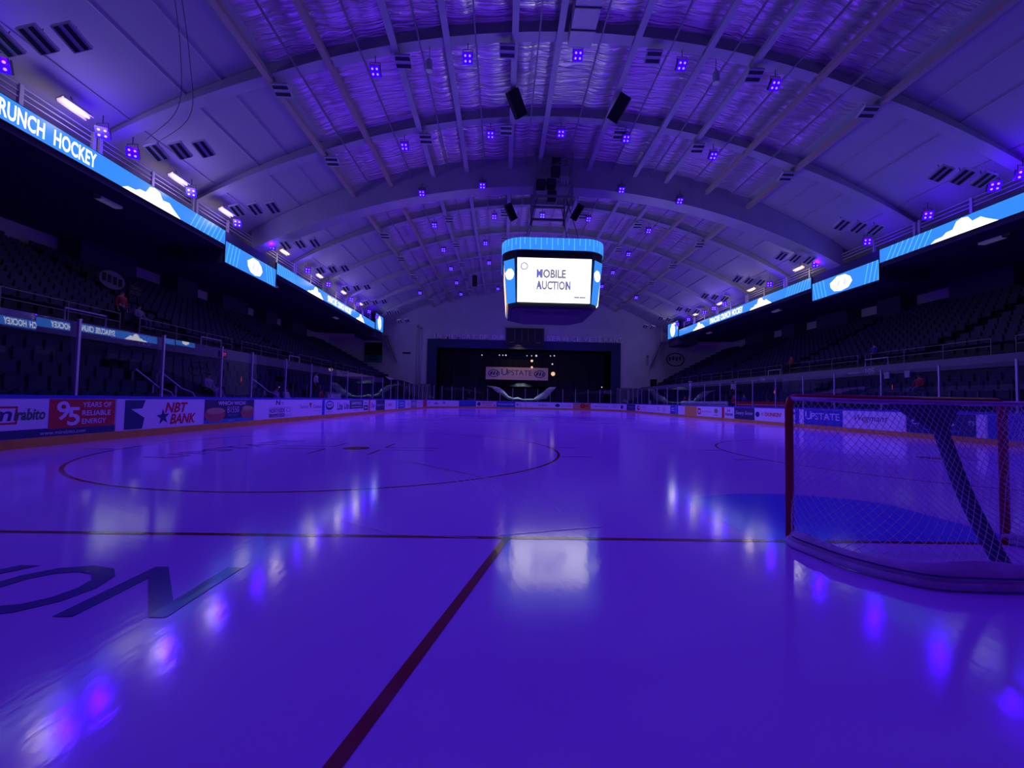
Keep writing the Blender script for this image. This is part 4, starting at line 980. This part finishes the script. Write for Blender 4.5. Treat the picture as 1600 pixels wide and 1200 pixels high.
def side_screen(rot, mt, name):
    R = Matrix.Rotation(rot, 3, 'Z'); mb = MB()
    yb, yt = -3.06 - .04, -3.36
    def mp(o): return lambda u, v: R @ Vector((u, yb + (yt - yb) * v / 3.35 - o + .0, 1.18 + v))
    m0 = mp(.02)
    mb.poly([m0(-2.42, .02), m0(2.42, .02), m0(2.46, 2.92), m0(-2.46, 2.92)], mt)
    if name:
        m1_ = mp(.03)
        for tx, v, wd in (('MOBILE', 1.62, 1.95), ('AUCTION', .86, 2.28)):
            mb.text(tx, m1_, -1.18, v, .58, 'screen_grey', width=wd, bold=.04)
        m3 = mp(.034); mb.text('M', m3, -1.18, 1.62, .58, 'screen_ink', width=.33, bold=.012); mb.text('A', m3, -1.18, .86, .58, 'screen_ink', width=.30, bold=.012); mb.text('N', m3, .83, .86, .58, 'screen_ink', width=.27, bold=.012)
        for i in range(20):
            a0 = i * PI / 10; a1 = (i + 1) * PI / 10
            mb.poly([m1_(-2.0 + r * math.cos(a), 2.36 + r * math.sin(a)) for r, a in ((.18, a0), (.18, a1), (.25, a1), (.25, a0))], 'screen_grey')
        mb.text('+B', m1_, -2.1, 2.3, .12, 'screen_grey', width=.2)
        for x, wd in ((-1.15, .3), (-.75, .5), (0, .15), (.3, .15)): mb.poly([m1_(x, .58), m1_(x + wd, .58), m1_(x + wd, .66), m1_(x, .66)], 'screen_pale')
        for x, wd in ((1.35, .35), (1.72, .4)): mb.poly([m1_(x, .35), m1_(x + wd, .35), m1_(x + wd, .44), m1_(x, .44)], 'screen_grey')
    return mb.build('main_screen', sb)
side_screen(0, 'screen_board', True)
side_screen(-PI / 2, 'screen_orange', False); side_screen(PI / 2, 'screen_board', False); side_screen(PI, 'screen_board', False)
for q in range(4):
    R = Matrix.Rotation(q * PI / 2, 3, 'Z'); mb = MB()
    a0, a1 = Vector((2.44, -3.10, 1.12)), Vector((3.08, -2.44, 1.12)); b0, b1 = Vector((2.58, -3.42, 4.1)), Vector((3.38, -2.58, 4.1))
    def mp(o):
        def g(u, v):
            p = a0.lerp(a1, u).lerp(b0.lerp(b1, u), v); return R @ (p + Vector((.707, -.707, 0)) * (o - .02))
        return g
    g = mp(.05); mb.poly([g(.08, .02), g(.92, .02), g(.92, .98), g(.08, .98)], 'screen_blue')
    shield(mb, mp(.055), mp(.06), .5, .66, .74, .25)
    mb.build('corner_screen', sb)
for (x, y) in ((-2, -2), (2, -2), (-2, 2), (2, 2)):
    mb = MB(); mb.tube([(x, y, 5.4), (x * .5, y * .5, 9.5)], .03, 'fixture_dark', 5); mb.build('hoist_cable', sb)
# hoist frame above
hf = empty('hoist_frame', (-.1, 27.1, 15.3), 'dark truss frame with hoist motors above the scoreboard', 'frame')
for x in (-1.3, 1.3):
    for y in (-1.9, 1.9): mb = MB(); mb.box((x, y, 1.5), (.14, .14, 3.6), 'roof_steel_dark'); mb.build('upright', hf)
for z in (.2, 1.2, 2.4):
    for y in (-1.9, 1.9): mb = MB(); mb.box((0, y, z), (2.7, .12, .16), 'roof_steel_dark'); mb.build('crossbeam', hf)
    for x in (-1.3, 1.3): mb = MB(); mb.box((x, 0, z), (.12, 3.8, .16), 'roof_steel_dark'); mb.build('side_beam', hf)
for y in (-1.92, 1.92):
    for s_ in (-1, 1): mb = MB(); mb.tube([(s_ * 1.3, y, 3.3), (0, y, 2.4)], .05, 'roof_steel_dark', 4); mb.build('brace', hf)
for k, (x, y, z) in enumerate(((-.2, -2.0, 1.0), (.1, -2.0, 1.9), (-.1, -1.6, .35), (.2, -1.5, 2.8), (-.9, -1.9, 1.0))):
    mb = MB(); mb.box((x, y, z), (.62, .5, .58), 'black'); mb.box((x, y - .26, z), (.4, .04, .3), 'fixture_dark'); mb.build('hoist_motor', hf)
for x in (.55, .75, .95): mb = MB(); mb.box((x, -2.0, 1.35), (.12, .1, .5), 'rail_paint'); mb.build('control_box', hf)
# speakers
def speaker(loc, rot, label, s=1.0, h=1.3, top=19.0):
    e = empty('line_speaker', loc, label, 'speaker'); e.rotation_euler = (0, 0, 0)
    mb = MB(); mb.box((0, 0, 0), (.62 * s, .55 * s, h), 'black'); o = mb.build('cabinet', e); o.rotation_euler = rot
    mb = MB(); mb.box((0, -.29 * s, 0), (.56 * s, .03, h * .94), 'black_gloss'); o = mb.build('grille', e); o.rotation_euler = rot
    mb = MB(); mb.tube([(0, 0, .1), (0, 0, top - loc[2])], .02, 'fixture_dark', 5); mb.build('hanging_rod', e)
speaker((-2.95, 19.0, 17.55), (math.radians(35), math.radians(-32), 0), 'near black speaker hanging left of the roof crown', 1.0, 1.35, 18.4)
speaker((2.75, 19.0, 17.5), (math.radians(35), math.radians(32), 0), 'near black speaker hanging right of the roof crown', 1.0, 1.35, 18.4)
speaker((-3.02, 29.6, 16.3), (math.radians(35), math.radians(-32), 0), 'far black speaker hanging left of the hoist frame', .9, 1.25, 18.2)
speaker((2.35, 29.6, 16.45), (math.radians(35), math.radians(32), 0), 'far black speaker hanging right of the hoist frame', .9, 1.25, 18.2)
speaker((-7.0, 47.0, 15.6), (0, 0, 0), 'small black speaker hanging far back left of the scoreboard', .9, 1.25, 18.5)
# loose cables across the left ceiling panels
for k, pts in enumerate(([(-14.6, 9.9, 15.3), (-16, 12.3, 14.3), (-17.5, 14.2, 13.3), (-19.8, 15.4, 12.6)], [(-14.6, 10.2, 15.5), (-15.8, 12.5, 14.2), (-17.2, 14.5, 13.2), (-19.6, 15.6, 12.5)])):
    mb = MB(); mb.tube(bez(pts, 8), .013, 'fixture_dark', 5)
    tag(mb.build('cable', smooth=True), ('upper slack dark cable on the left ceiling panels', 'lower slack dark cable on the left ceiling panels')[k], 'cable')

# ------------------------------------------------------------------ seats
def seat_geo(mb, x, y, z, sg):
    # faces the ice: back is further from the ice
    mb.box((x, y, z + .44), (.40, .44, .05), 'seat_plastic'); mb.box((x + sg * .20, y, z + .64), (.06, .44, .44), 'seat_plastic')
    mb.box((x + sg * .12, y, z + .21), (.05, .40, .42), 'seat_plastic')
spots = []
for sg in (-1, 1):
    for i in range(5):
        for q in range(107):
            y = 2.0 + .54 * q
            if y % 11.5 < 1.1: continue
            spots.append((sg * (14.35 + .84 * i + .45), y, .30 + .42 * i, sg))
    for j in range(12):
        for q in range(107):
            y = 2.0 + .54 * q
            if (y + 4) % 11.5 < 1.1: continue
            spots.append((sg * (20.5 + .8 * j + .42), y, 3.64 + .42 * (j + 1), sg))
def in_view(x, y, z):
    d = Vector((x, y, z)) - CAM; yy = d.x * math.sin(YAW) + d.y * math.cos(YAW); xx = d.x * math.cos(YAW) - d.y * math.sin(YAW)
    return yy > .5 and -1.25 < xx / yy < 1.25
standing = [(17.0, 33.1), (14.75, 27.5), (14.9, 29.2), (14.8, 36.8), (14.75, 37.7), (14.6, 42.6), (-16.3, 25.8), (-20.72, 15.7), (14.6, 36.2)]
def clear(x, y): return all(abs(x - a) > .62 or abs(y - b_) > .5 for a, b_ in standing) and not (x < 0 and x > -20 and 49.3 < y < 57) and not (14 < x < 15 and 27 < y < 38)
vis = [s for s in spots if in_view(*s[:3]) and clear(s[0], s[1])]
vis.sort(key=lambda s: (Vector(s[:3]) - CAM).length)
near, rest = vis[:300], vis[300:]
src = {}
for (x, y, z, sg) in near:
    if sg not in src:
        mb = MB(); seat_geo(mb, 0, 0, 0, sg); o = mb.build('stadium_seat'); src[sg] = o
    else:
        o = src[sg].copy(); COL.objects.link(o)
    o.location = (x, y, z)
    sd = 'left' if sg < 0 else 'right'
    tag(o, 'dark navy plastic seat in the nearer rows of the dim %s stand' % sd, 'seat', 'nearer seats of the %s stand' % sd)
mb = MB()
for s in rest: seat_geo(mb, *s)
o = mb.build('stadium_seats'); o['kind'] = 'stuff'; tag(o, 'rows of dark navy seats filling the farther side stands', 'seats')

# rails in the stands
for sg, sd in ((-1, 'left'), (1, 'right')):
    for k in range(6):
        y0 = 8.5 + 7.6 * k; L = 6.6
        e = empty('stand_railing', (sg * 20.2, y0 + L / 2, 3.64), 'thin pale two-bar railing along the %s cross aisle, %s length from the camera' % (sd, ordn(k)), 'railing', 'railings in the stands')
        for z in (.62, .98): mb = MB(); mb.box((0, 0, z), (.03, L, .03), 'rail_dim'); mb.build('rail', e)
        for y in (-L / 2, -L / 6, L / 6, L / 2): mb = MB(); mb.box((0, y, .5), (.035, .035, 1.0), 'rail_dim'); mb.build('post', e)
    for k, y in enumerate((12.0, 18.6, 27.4) if sg < 0 else (20.6, 29.9, 12.2)):
        e = empty('parapet_rail', (sg * 18.62, y, 3.64), 'small pale hoop rail on the %s parapet, %s from the camera' % (sd, ordn(k if sg < 0 else (1, 2, 0)[k])), 'railing')
        mb = MB(); mb.tube([(0, -.75, 0), (0, -.75, .42), (0, .75, .42), (0, .75, 0)], .03, 'rail_paint', 6); mb.build('hoop', e)
for (x, y, lab) in ((-14.9, 10.9, 'bent pale stair handrail beyond the left glass, nearer one'), (-14.9, 11.9, 'bent pale stair handrail beyond the left glass, farther one'), (-14.9, 17.6, 'bright slanting stair handrail behind the left glass at mid distance')):
    mb = MB(); mb.tube([(x + .4, y, .3), (x + .4, y, 1.05), (x + .3, y, 1.2), (x - .1, y, 1.35), (x - .9, y, 1.95), (x - 1.0, y, 1.85), (x - 1.0, y, .8)], .03, 'rail_paint', 6); mb.tube([(x - .3, y, .5), (x - .3, y, 1.45)], .025, 'rail_paint', 6)
    tag(mb.build('stair_handrail', smooth=True), lab, 'railing')
# section numbers on the parapet
def bandtext(sg, y, tx, lab, h=.36, mt='rail_paint'):
    mb = MB(); mp = plane_map((sg * 18.49, y, 3.16), (0, -sg, 0), (0, 0, 1))
    mb.box((sg * 18.495, y, 3.34), (.01, .1, .1), 'band_paint')
    mb.text(tx, mp, 0, 0, h, mt, align='C', bold=.01)
    mb.box((sg * 18.49, y + sg * 1.15, 3.28), (.012, .8, .05), mt)
    tag(mb.build('section_number'), lab, 'sign')
bandtext(-1, 14.4, '120', 'section number 120 on the left parapet band'); bandtext(1, 20.9, '105', 'section number 105 on the right parapet band'); bandtext(1, 31.2, '104', 'farther section number on the right parapet band, reading one hundred four')
def wallplate(loc, d, mt, name, lab, cat, tx=None, tc='rail_paint', sg=1):
    mb = MB(); mb.box(loc, d, mt)
    if tx: mb.text(tx, plane_map((loc[0] - sg * (d[0] / 2 + .004), loc[1], loc[2] - d[2] * .3), (0, -sg, 0), (0, 0, 1)), 0, 0, d[2] * .6, tc, align='C', bold=.02)
    tag(mb.build(name), lab, cat)
wallplate((-18.46, 19.3, 3.33), (.06, .62, .30), 'black', 'exit_sign', 'glowing red exit sign on the left parapet', 'sign', 'EXIT', 'exit_red', -1)
wallplate((-16.6, 17.9, 1.95), (.06, .42, .42), 'black', 'game_clock', 'small glowing red digit sign among the left seats', 'sign', '1', 'exit_red', -1)
wallplate((17.9, 18.6, 2.3), (.06, .55, .45), 'black', 'red_digit_sign', 'small red lit grid sign among the right seats beyond the goal', 'sign', 'HH', 'digit_red', 1)
wallplate((15.2, 24.6, 2.1), (.06, .5, .42), 'black', 'shot_clock', 'small red sign reading 41 beyond the right glass', 'sign', '41', 'digit_red', 1)
wallplate((18.3, 19.6, 3.0), (.04, .32, .36), 'cloth_white', 'paper_notice', 'white paper notice under section 105, left one', 'notice')
wallplate((18.3, 18.4, 3.0), (.04, .28, .36), 'cloth_white', 'paper_notice', 'white paper notice under section 105, right one', 'notice')
wallplate((-30.5, 33.0, 8.9), (.1, .9, .9), 'cloth_white', 'wall_notice', 'pale square notice on the left rear wall', 'notice')
wallplate((30.5, 31.5, 9.2), (.1, 1.1, 1.1), 'cloth_white', 'wall_notice', 'pale square notice on the right rear wall', 'notice')
# hung flags and emblem over the left concourse
mb = MB(); mb.prism([(-25.0, 15.8, 6.62), (-25.0, 17.4, 6.58), (-25.0, 17.35, 6.35), (-25.0, 17.1, 6.2), (-25.0, 16.7, 6.22), (-25.0, 16.2, 6.42)], (.05, 0, 0), 'cloth_white'); tag(mb.build('hanging_flag'), 'pale drooping pennant hanging in the left stand', 'flag')
mb = MB(); V = [(-25.0, 19.85 + .78 * math.cos(a), 7.35 + .5 * math.sin(a)) for a in [i * PI / 12 for i in range(24)]]
mb.prism(V, (-.05, 0, 0), 'cloth_grey')
for k in range(4): mb.box((-24.97, 19.35 + .32 * k, 7.42 - .04 * k), (.02, .18, .42), 'black')
for (x, y, z) in ((-25.03, 19.3, 6.9), (-25.03, 20.4, 6.9)): mb.box((x, y, z), (.03, .04, 1.4), 'fixture_dark')
tag(mb.build('hanging_emblem'), 'dim grey oval emblem standing in the left stand', 'emblem')
mb = MB(); mb.box((-25.0, 21.3, 7.1), (.05, .95, .7), 'black'); mp = plane_map((-24.97, 20.95, 7.12), (0, 1, 0), (0, 0, 1))
mb.text('CRUNCH', mp, 0, .06, .20, 'cloth_grey', width=.72); mb.text('HOCKEY', mp, 0, -.22, .20, 'cloth_grey', width=.72)
mb.box((-25.03, 21.3, 6.5), (.03, .05, 1.0), 'fixture_dark')
tag(mb.build('stand_sign'), 'dim two-line sign reading Crunch Hockey in the left stand', 'sign')
# benches on the right side behind the boards
for (y0, y1, mt, lab, nm) in ((31.5, 37.0, 'board_white', 'white bench back wall beyond the right boards, farther one', 'bench_wall'), (28.6, 31.3, 'board_white', 'white bench back wall beyond the right boards, nearer one', 'bench_wall'), (21.2, 27.4, 'ad_red', 'red padded bench wall beyond the right boards', 'bench_wall')):
    mb = MB(); mb.box((14.1, (y0 + y1) / 2, .75), (.12, y1 - y0, 1.35), mt); mb.box((14.02, (y0 + y1) / 2, 1.2), (.03, y1 - y0 - .2, .06), 'ad_grey' if mt != 'ad_red' else 'ad_pink'); mb.box((13.9, (y0 + y1) / 2, .4), (.4, y1 - y0 - .3, .06), 'fixture_dark')
    tag(mb.build(nm), lab, 'bench')
mb = MB(); mb.box((-14.2, 23.6, 1.1), (.12, 2.4, .75), 'band_paint'); mb.box((-14.13, 23.6, 1.15), (.02, 2.0, .4), 'fixture_white'); tag(mb.build('penalty_box_panel'), 'pale panel on the penalty box beyond the left glass', 'panel')
mb = MB(); mb.tube([(14.6, 36.2, 0), (14.6, 36.2, 3.3)], .09, 'post_alu', 8); mb.box((14.6, 36.2, 3.3), (.3, .3, .1), 'post_alu'); tag(mb.build('bench_post', smooth=True), 'stout bluish post behind the right bench glass', 'post')

# ------------------------------------------------------------------ people
def skin(nodes, edges, root, sub=1):
    names = list(nodes); me = bpy.data.meshes.new('s'); me.from_pydata([nodes[n][0] for n in names], [(names.index(a), names.index(b_)) for a, b_ in edges], [])
    ob = bpy.data.objects.new('s', me); COL.objects.link(ob)
    ob.modifiers.new('k', 'SKIN'); sd = me.skin_vertices[0].data
    for i, n in enumerate(names):
        r = nodes[n][1]; sd[i].radius = r if isinstance(r, tuple) else (r, r); sd[i].use_root = (n == root)
    md = ob.modifiers.new('u', 'SUBSURF'); md.levels = sub; md.render_levels = sub
    bpy.context.view_layer.update()
    m2 = bpy.data.meshes.new_from_object(ob.evaluated_get(bpy.context.evaluated_depsgraph_get()))
    V = [tuple(v.co) for v in m2.vertices]; F = [tuple(p.vertices) for p in m2.polygons]
    bpy.data.objects.remove(ob); bpy.data.meshes.remove(m2)
    return V, F
def pose(kind):
    if kind == 'stand':
        J = dict(pel=(0, 0, .95), sp=(0, .01, 1.16), ch=(0, 0, 1.34), ne=(0, .005, 1.48), hd=(0, -.01, 1.58), tp=(0, -.01, 1.70))
        for s, q in ((-1, 'l'), (1, 'r')):
            J.update({'sh' + q: (s * .18, 0, 1.40), 'el' + q: (s * .25, .03, 1.13), 'wr' + q: (s * .24, -.06, .90), 'ha' + q: (s * .235, -.085, .84), 'hi' + q: (s * .10, 0, .90), 'kn' + q: (s * .11, -.02, .49), 'an' + q: (s * .11, .03, .08), 'to' + q: (s * .12, -.14, .04)})
    else:
        J = dict(pel=(0, 0, .50), sp=(0, .04, .70), ch=(0, .05, .88), ne=(0, .04, 1.02), hd=(0, .02, 1.12), tp=(0, .02, 1.24))
        for s, q in ((-1, 'l'), (1, 'r')):
            J.update({'sh' + q: (s * .18, .05, .94), 'el' + q: (s * .24, -.02, .68), 'wr' + q: (s * .15, -.24, .60), 'ha' + q: (s * .12, -.31, .59), 'hi' + q: (s * .10, -.02, .48), 'kn' + q: (s * .12, -.42, .50), 'an' + q: (s * .12, -.42, .09), 'to' + q: (s * .13, -.58, .04)})
    return J
def person_meshes(kind):
    J = pose(kind); out = {}
    N = {k: (J[k], r) for k, r in dict(pel=(.14, .11), sp=(.12, .10), ch=(.15, .11), ne=.05, hd=(.075, .095), tp=(.06, .075)).items()}
    E = [('pel', 'sp'), ('sp', 'ch'), ('ch', 'ne'), ('ne', 'hd'), ('hd', 'tp')]
    for q in 'lr':
        N.update({n + q: (J[n + q], r) for n, r in dict(sh=.06, el=.042, wr=.028, ha=(.034, .018), hi=.085, kn=.058, an=.04, to=.035).items()})
        E += [('ch', 'sh' + q), ('sh' + q, 'el' + q), ('el' + q, 'wr' + q), ('wr' + q, 'ha' + q), ('pel', 'hi' + q), ('hi' + q, 'kn' + q), ('kn' + q, 'an' + q), ('an' + q, 'to' + q)]
    mb = MB(); mb.mesh(*skin(N, E, 'pel'), 'skin')
    for s, q in ((-1, 'l'), (1, 'r')):
        h = Vector(J['ha' + q]); d = (h - Vector(J['wr' + q])).normalized(); sd = Vector((1, 0, 0))
        for k in range(4):
            b0 = h + d * .025 + sd * (k - 1.5) * .017; L = (.05, .06, .056, .042)[k]; bend = Vector((-s * .012, -.012, -.004))
            mb.tube([b0, b0 + d * L * .55, b0 + d * L + bend], [.0085, .008, .006], 'skin', 6)
        mb.tube([h - sd * s * .03, h - sd * s * .048 + d * .025, h - sd * s * .045 + d * .05], [.009, .0085, .006], 'skin', 6)
    hd = Vector(J['hd']); fy = hd.y - .098
    mb.ball((0, fy, hd.z + .0), (.014, .02, .02), 'skin', 8, 5)
    for s in (-1, 1):
        mb.ball((s * .03, fy + .012, hd.z + .035), .011, 'eye', 8, 5); mb.ball((s * .082, hd.y + .01, hd.z + .015), (.012, .02, .03), 'skin', 8, 5)
    mb.box((0, fy + .008, hd.z - .045), (.04, .012, .010), 'cloth_red')
    out['body'] = mb
    Ns = {k: (J[k], r) for k, r in dict(pel=(.158, .125), sp=(.14, .115), ch=(.168, .125)).items()}; Ns['nk'] = (tuple(Vector(J['ch']).lerp(Vector(J['ne']), .7)), .07)
    Es = [('pel', 'sp'), ('sp', 'ch'), ('ch', 'nk')]
    for q in 'lr':
        Ns.update({n + q: (J[n + q], r) for n, r in dict(sh=.078, el=.058, wr=.042).items()}); Es += [('ch', 'sh' + q), ('sh' + q, 'el' + q), ('el' + q, 'wr' + q)]
    mb = MB(); mb.mesh(*skin(Ns, Es, 'pel'), 'cloth_white'); out['shirt'] = mb
    Np = {'pel': (tuple(Vector(J['pel']) - Vector((0, 0, .02))), (.155, .125))}; Ep = []
    for q in 'lr':
        Np.update({n + q: (J[n + q], r) for n, r in dict(hi=.10, kn=.075, an=.062).items()}); Ep += [('pel', 'hi' + q), ('hi' + q, 'kn' + q), ('kn' + q, 'an' + q)]
    mb = MB(); mb.mesh(*skin(Np, Ep, 'pel'), 'denim'); out['trousers'] = mb
    mb = MB(); mb.ball((0, hd.y + .018, hd.z + .075), (.088, .098, .075), 'hair_dark', 12, 8); mb.ball((0, hd.y + .05, hd.z + .01), (.078, .06, .09), 'hair_dark', 12, 8); out['hair'] = mb
    mb = MB()
    for q in 'lr':
        a, t = Vector(J['an' + q]), Vector(J['to' + q]); mb.tube([a + Vector((0, .05, -.035)), a + Vector((0, -.03, -.03)), t + Vector((0, 0, .005)), t + Vector((0, -.05, -.005))], [.042, .05, .045, .03], 'shoe', 8)
    out['shoes'] = mb
    return out
PM = {k: {n: mb.build(n, smooth=True) for n, mb in person_meshes(k).items()} for k in ('stand', 'sit')}
def person(kind, loc, rz, shirt, pants, hair, label, s=1.0):
    e = empty('person', loc, label, 'person'); e.rotation_euler = (0, 0, rz); e.scale = (s, s, s)
    for n, src_ in PM[kind].items():
        o = src_.copy(); COL.objects.link(o); o.parent = e
        if n in ('shirt', 'trousers', 'hair'):
            o.material_slots[0].link = 'OBJECT'; o.material_slots[0].material = M[{'shirt': shirt, 'trousers': pants, 'hair': hair}[n]]
RW = PI / 2       # face -X is -PI/2 from the modelled -Y ; face +X is +PI/2
person('stand', (17.0, 33.1, 1.56), -PI / 2, 'cloth_white', 'cloth_black', 'hair_dark', 'person in a white shirt standing high behind the right bench')
person('stand', (14.75, 27.5, .30), -PI / 2, 'cloth_blue', 'denim', 'hair_dark', 'person in a blue jersey standing at the right bench')
person('stand', (14.9, 29.2, .30), -PI / 2, 'cloth_red', 'cloth_black', 'hair_dark', 'person in a dark red top standing left of the blue jersey')
person('sit', (14.92, 24.9, .38), -PI / 2, 'cloth_grey', 'denim', 'hair_dark', 'person in grey sitting behind the red bench wall')
person('sit', (14.92, 22.6, .38), -PI / 2, 'cloth_plum', 'denim', 'hair_dark', 'person in a plum top sitting low behind the red bench wall')
person('stand', (14.8, 36.8, .30), -PI / 2 - .6, 'cloth_white', 'cloth_black', 'hair_dark', 'person in a white coat leaning at the far right bench')
person('stand', (14.75, 37.7, .30), -PI / 2, 'cloth_red', 'denim', 'hair_dark', 'person in red beside the white coat at the far right bench')
person('stand', (14.6, 42.6, .30), -PI / 2, 'cloth_blue', 'denim', 'hair_dark', 'person in dark blue standing behind the far right boards')
person('stand', (14.05, 45.6, .0), -PI / 2, 'cloth_white', 'denim', 'hair_dark', 'person in white standing nearest the far right corner')
person('sit', (20.92, 23.3, 4.14), -PI / 2, 'cloth_blue', 'denim', 'hair_dark', 'person in blue sitting in the upper right stand')
person('sit', (20.92, 31.2, 4.14), -PI / 2, 'cloth_red', 'cloth_black', 'hair_dark', 'person in red sitting high in the right stand')
person('sit', (17.3, 16.8, 1.64), -PI / 2, 'cloth_red', 'denim', 'hair_dark', 'person in red and white sitting at the right beyond the goal')
person('sit', (-14.78, 13.6, .38), PI / 2, 'cloth_plum', 'denim', 'hair_dark', 'person in a plum jacket sitting behind the left glass')
person('sit', (-15.62, 14.2, .80), PI / 2, 'cloth_plum', 'cloth_black', 'hair_dark', 'person in plum one row behind the plum jacket on the left')
person('sit', (-14.78, 17.9, .38), PI / 2, 'cloth_plum', 'denim', 'hair_dark', 'leftmost person of the seated pair beyond the stair rail')
person('sit', (-14.78, 18.9, .38), PI / 2, 'cloth_white', 'denim', 'hair_dark', 'person in a white top right of the seated pair at left')
person('stand', (-16.3, 25.8, 1.14), PI / 2, 'cloth_white', 'cloth_black', 'hair_dark', 'person in white standing on the left steps in the distance')
person('sit', (-14.78, 23.2, .38), PI / 2, 'cloth_red', 'denim', 'hair_dark', 'person in red sitting near the left penalty box')
person('stand', (-20.72, 15.7, 4.06), PI / 2, 'cloth_red', 'cloth_black', 'hair_dark', 'person in a red coat standing at the left cross aisle rail')
person('sit', (-20.92, 16.9, 4.14), PI / 2, 'cloth_grey', 'denim', 'hair_dark', 'person in grey sitting right of the red coat in the left stand')
for k in PM.values():
    for o in k.values(): bpy.data.objects.remove(o)
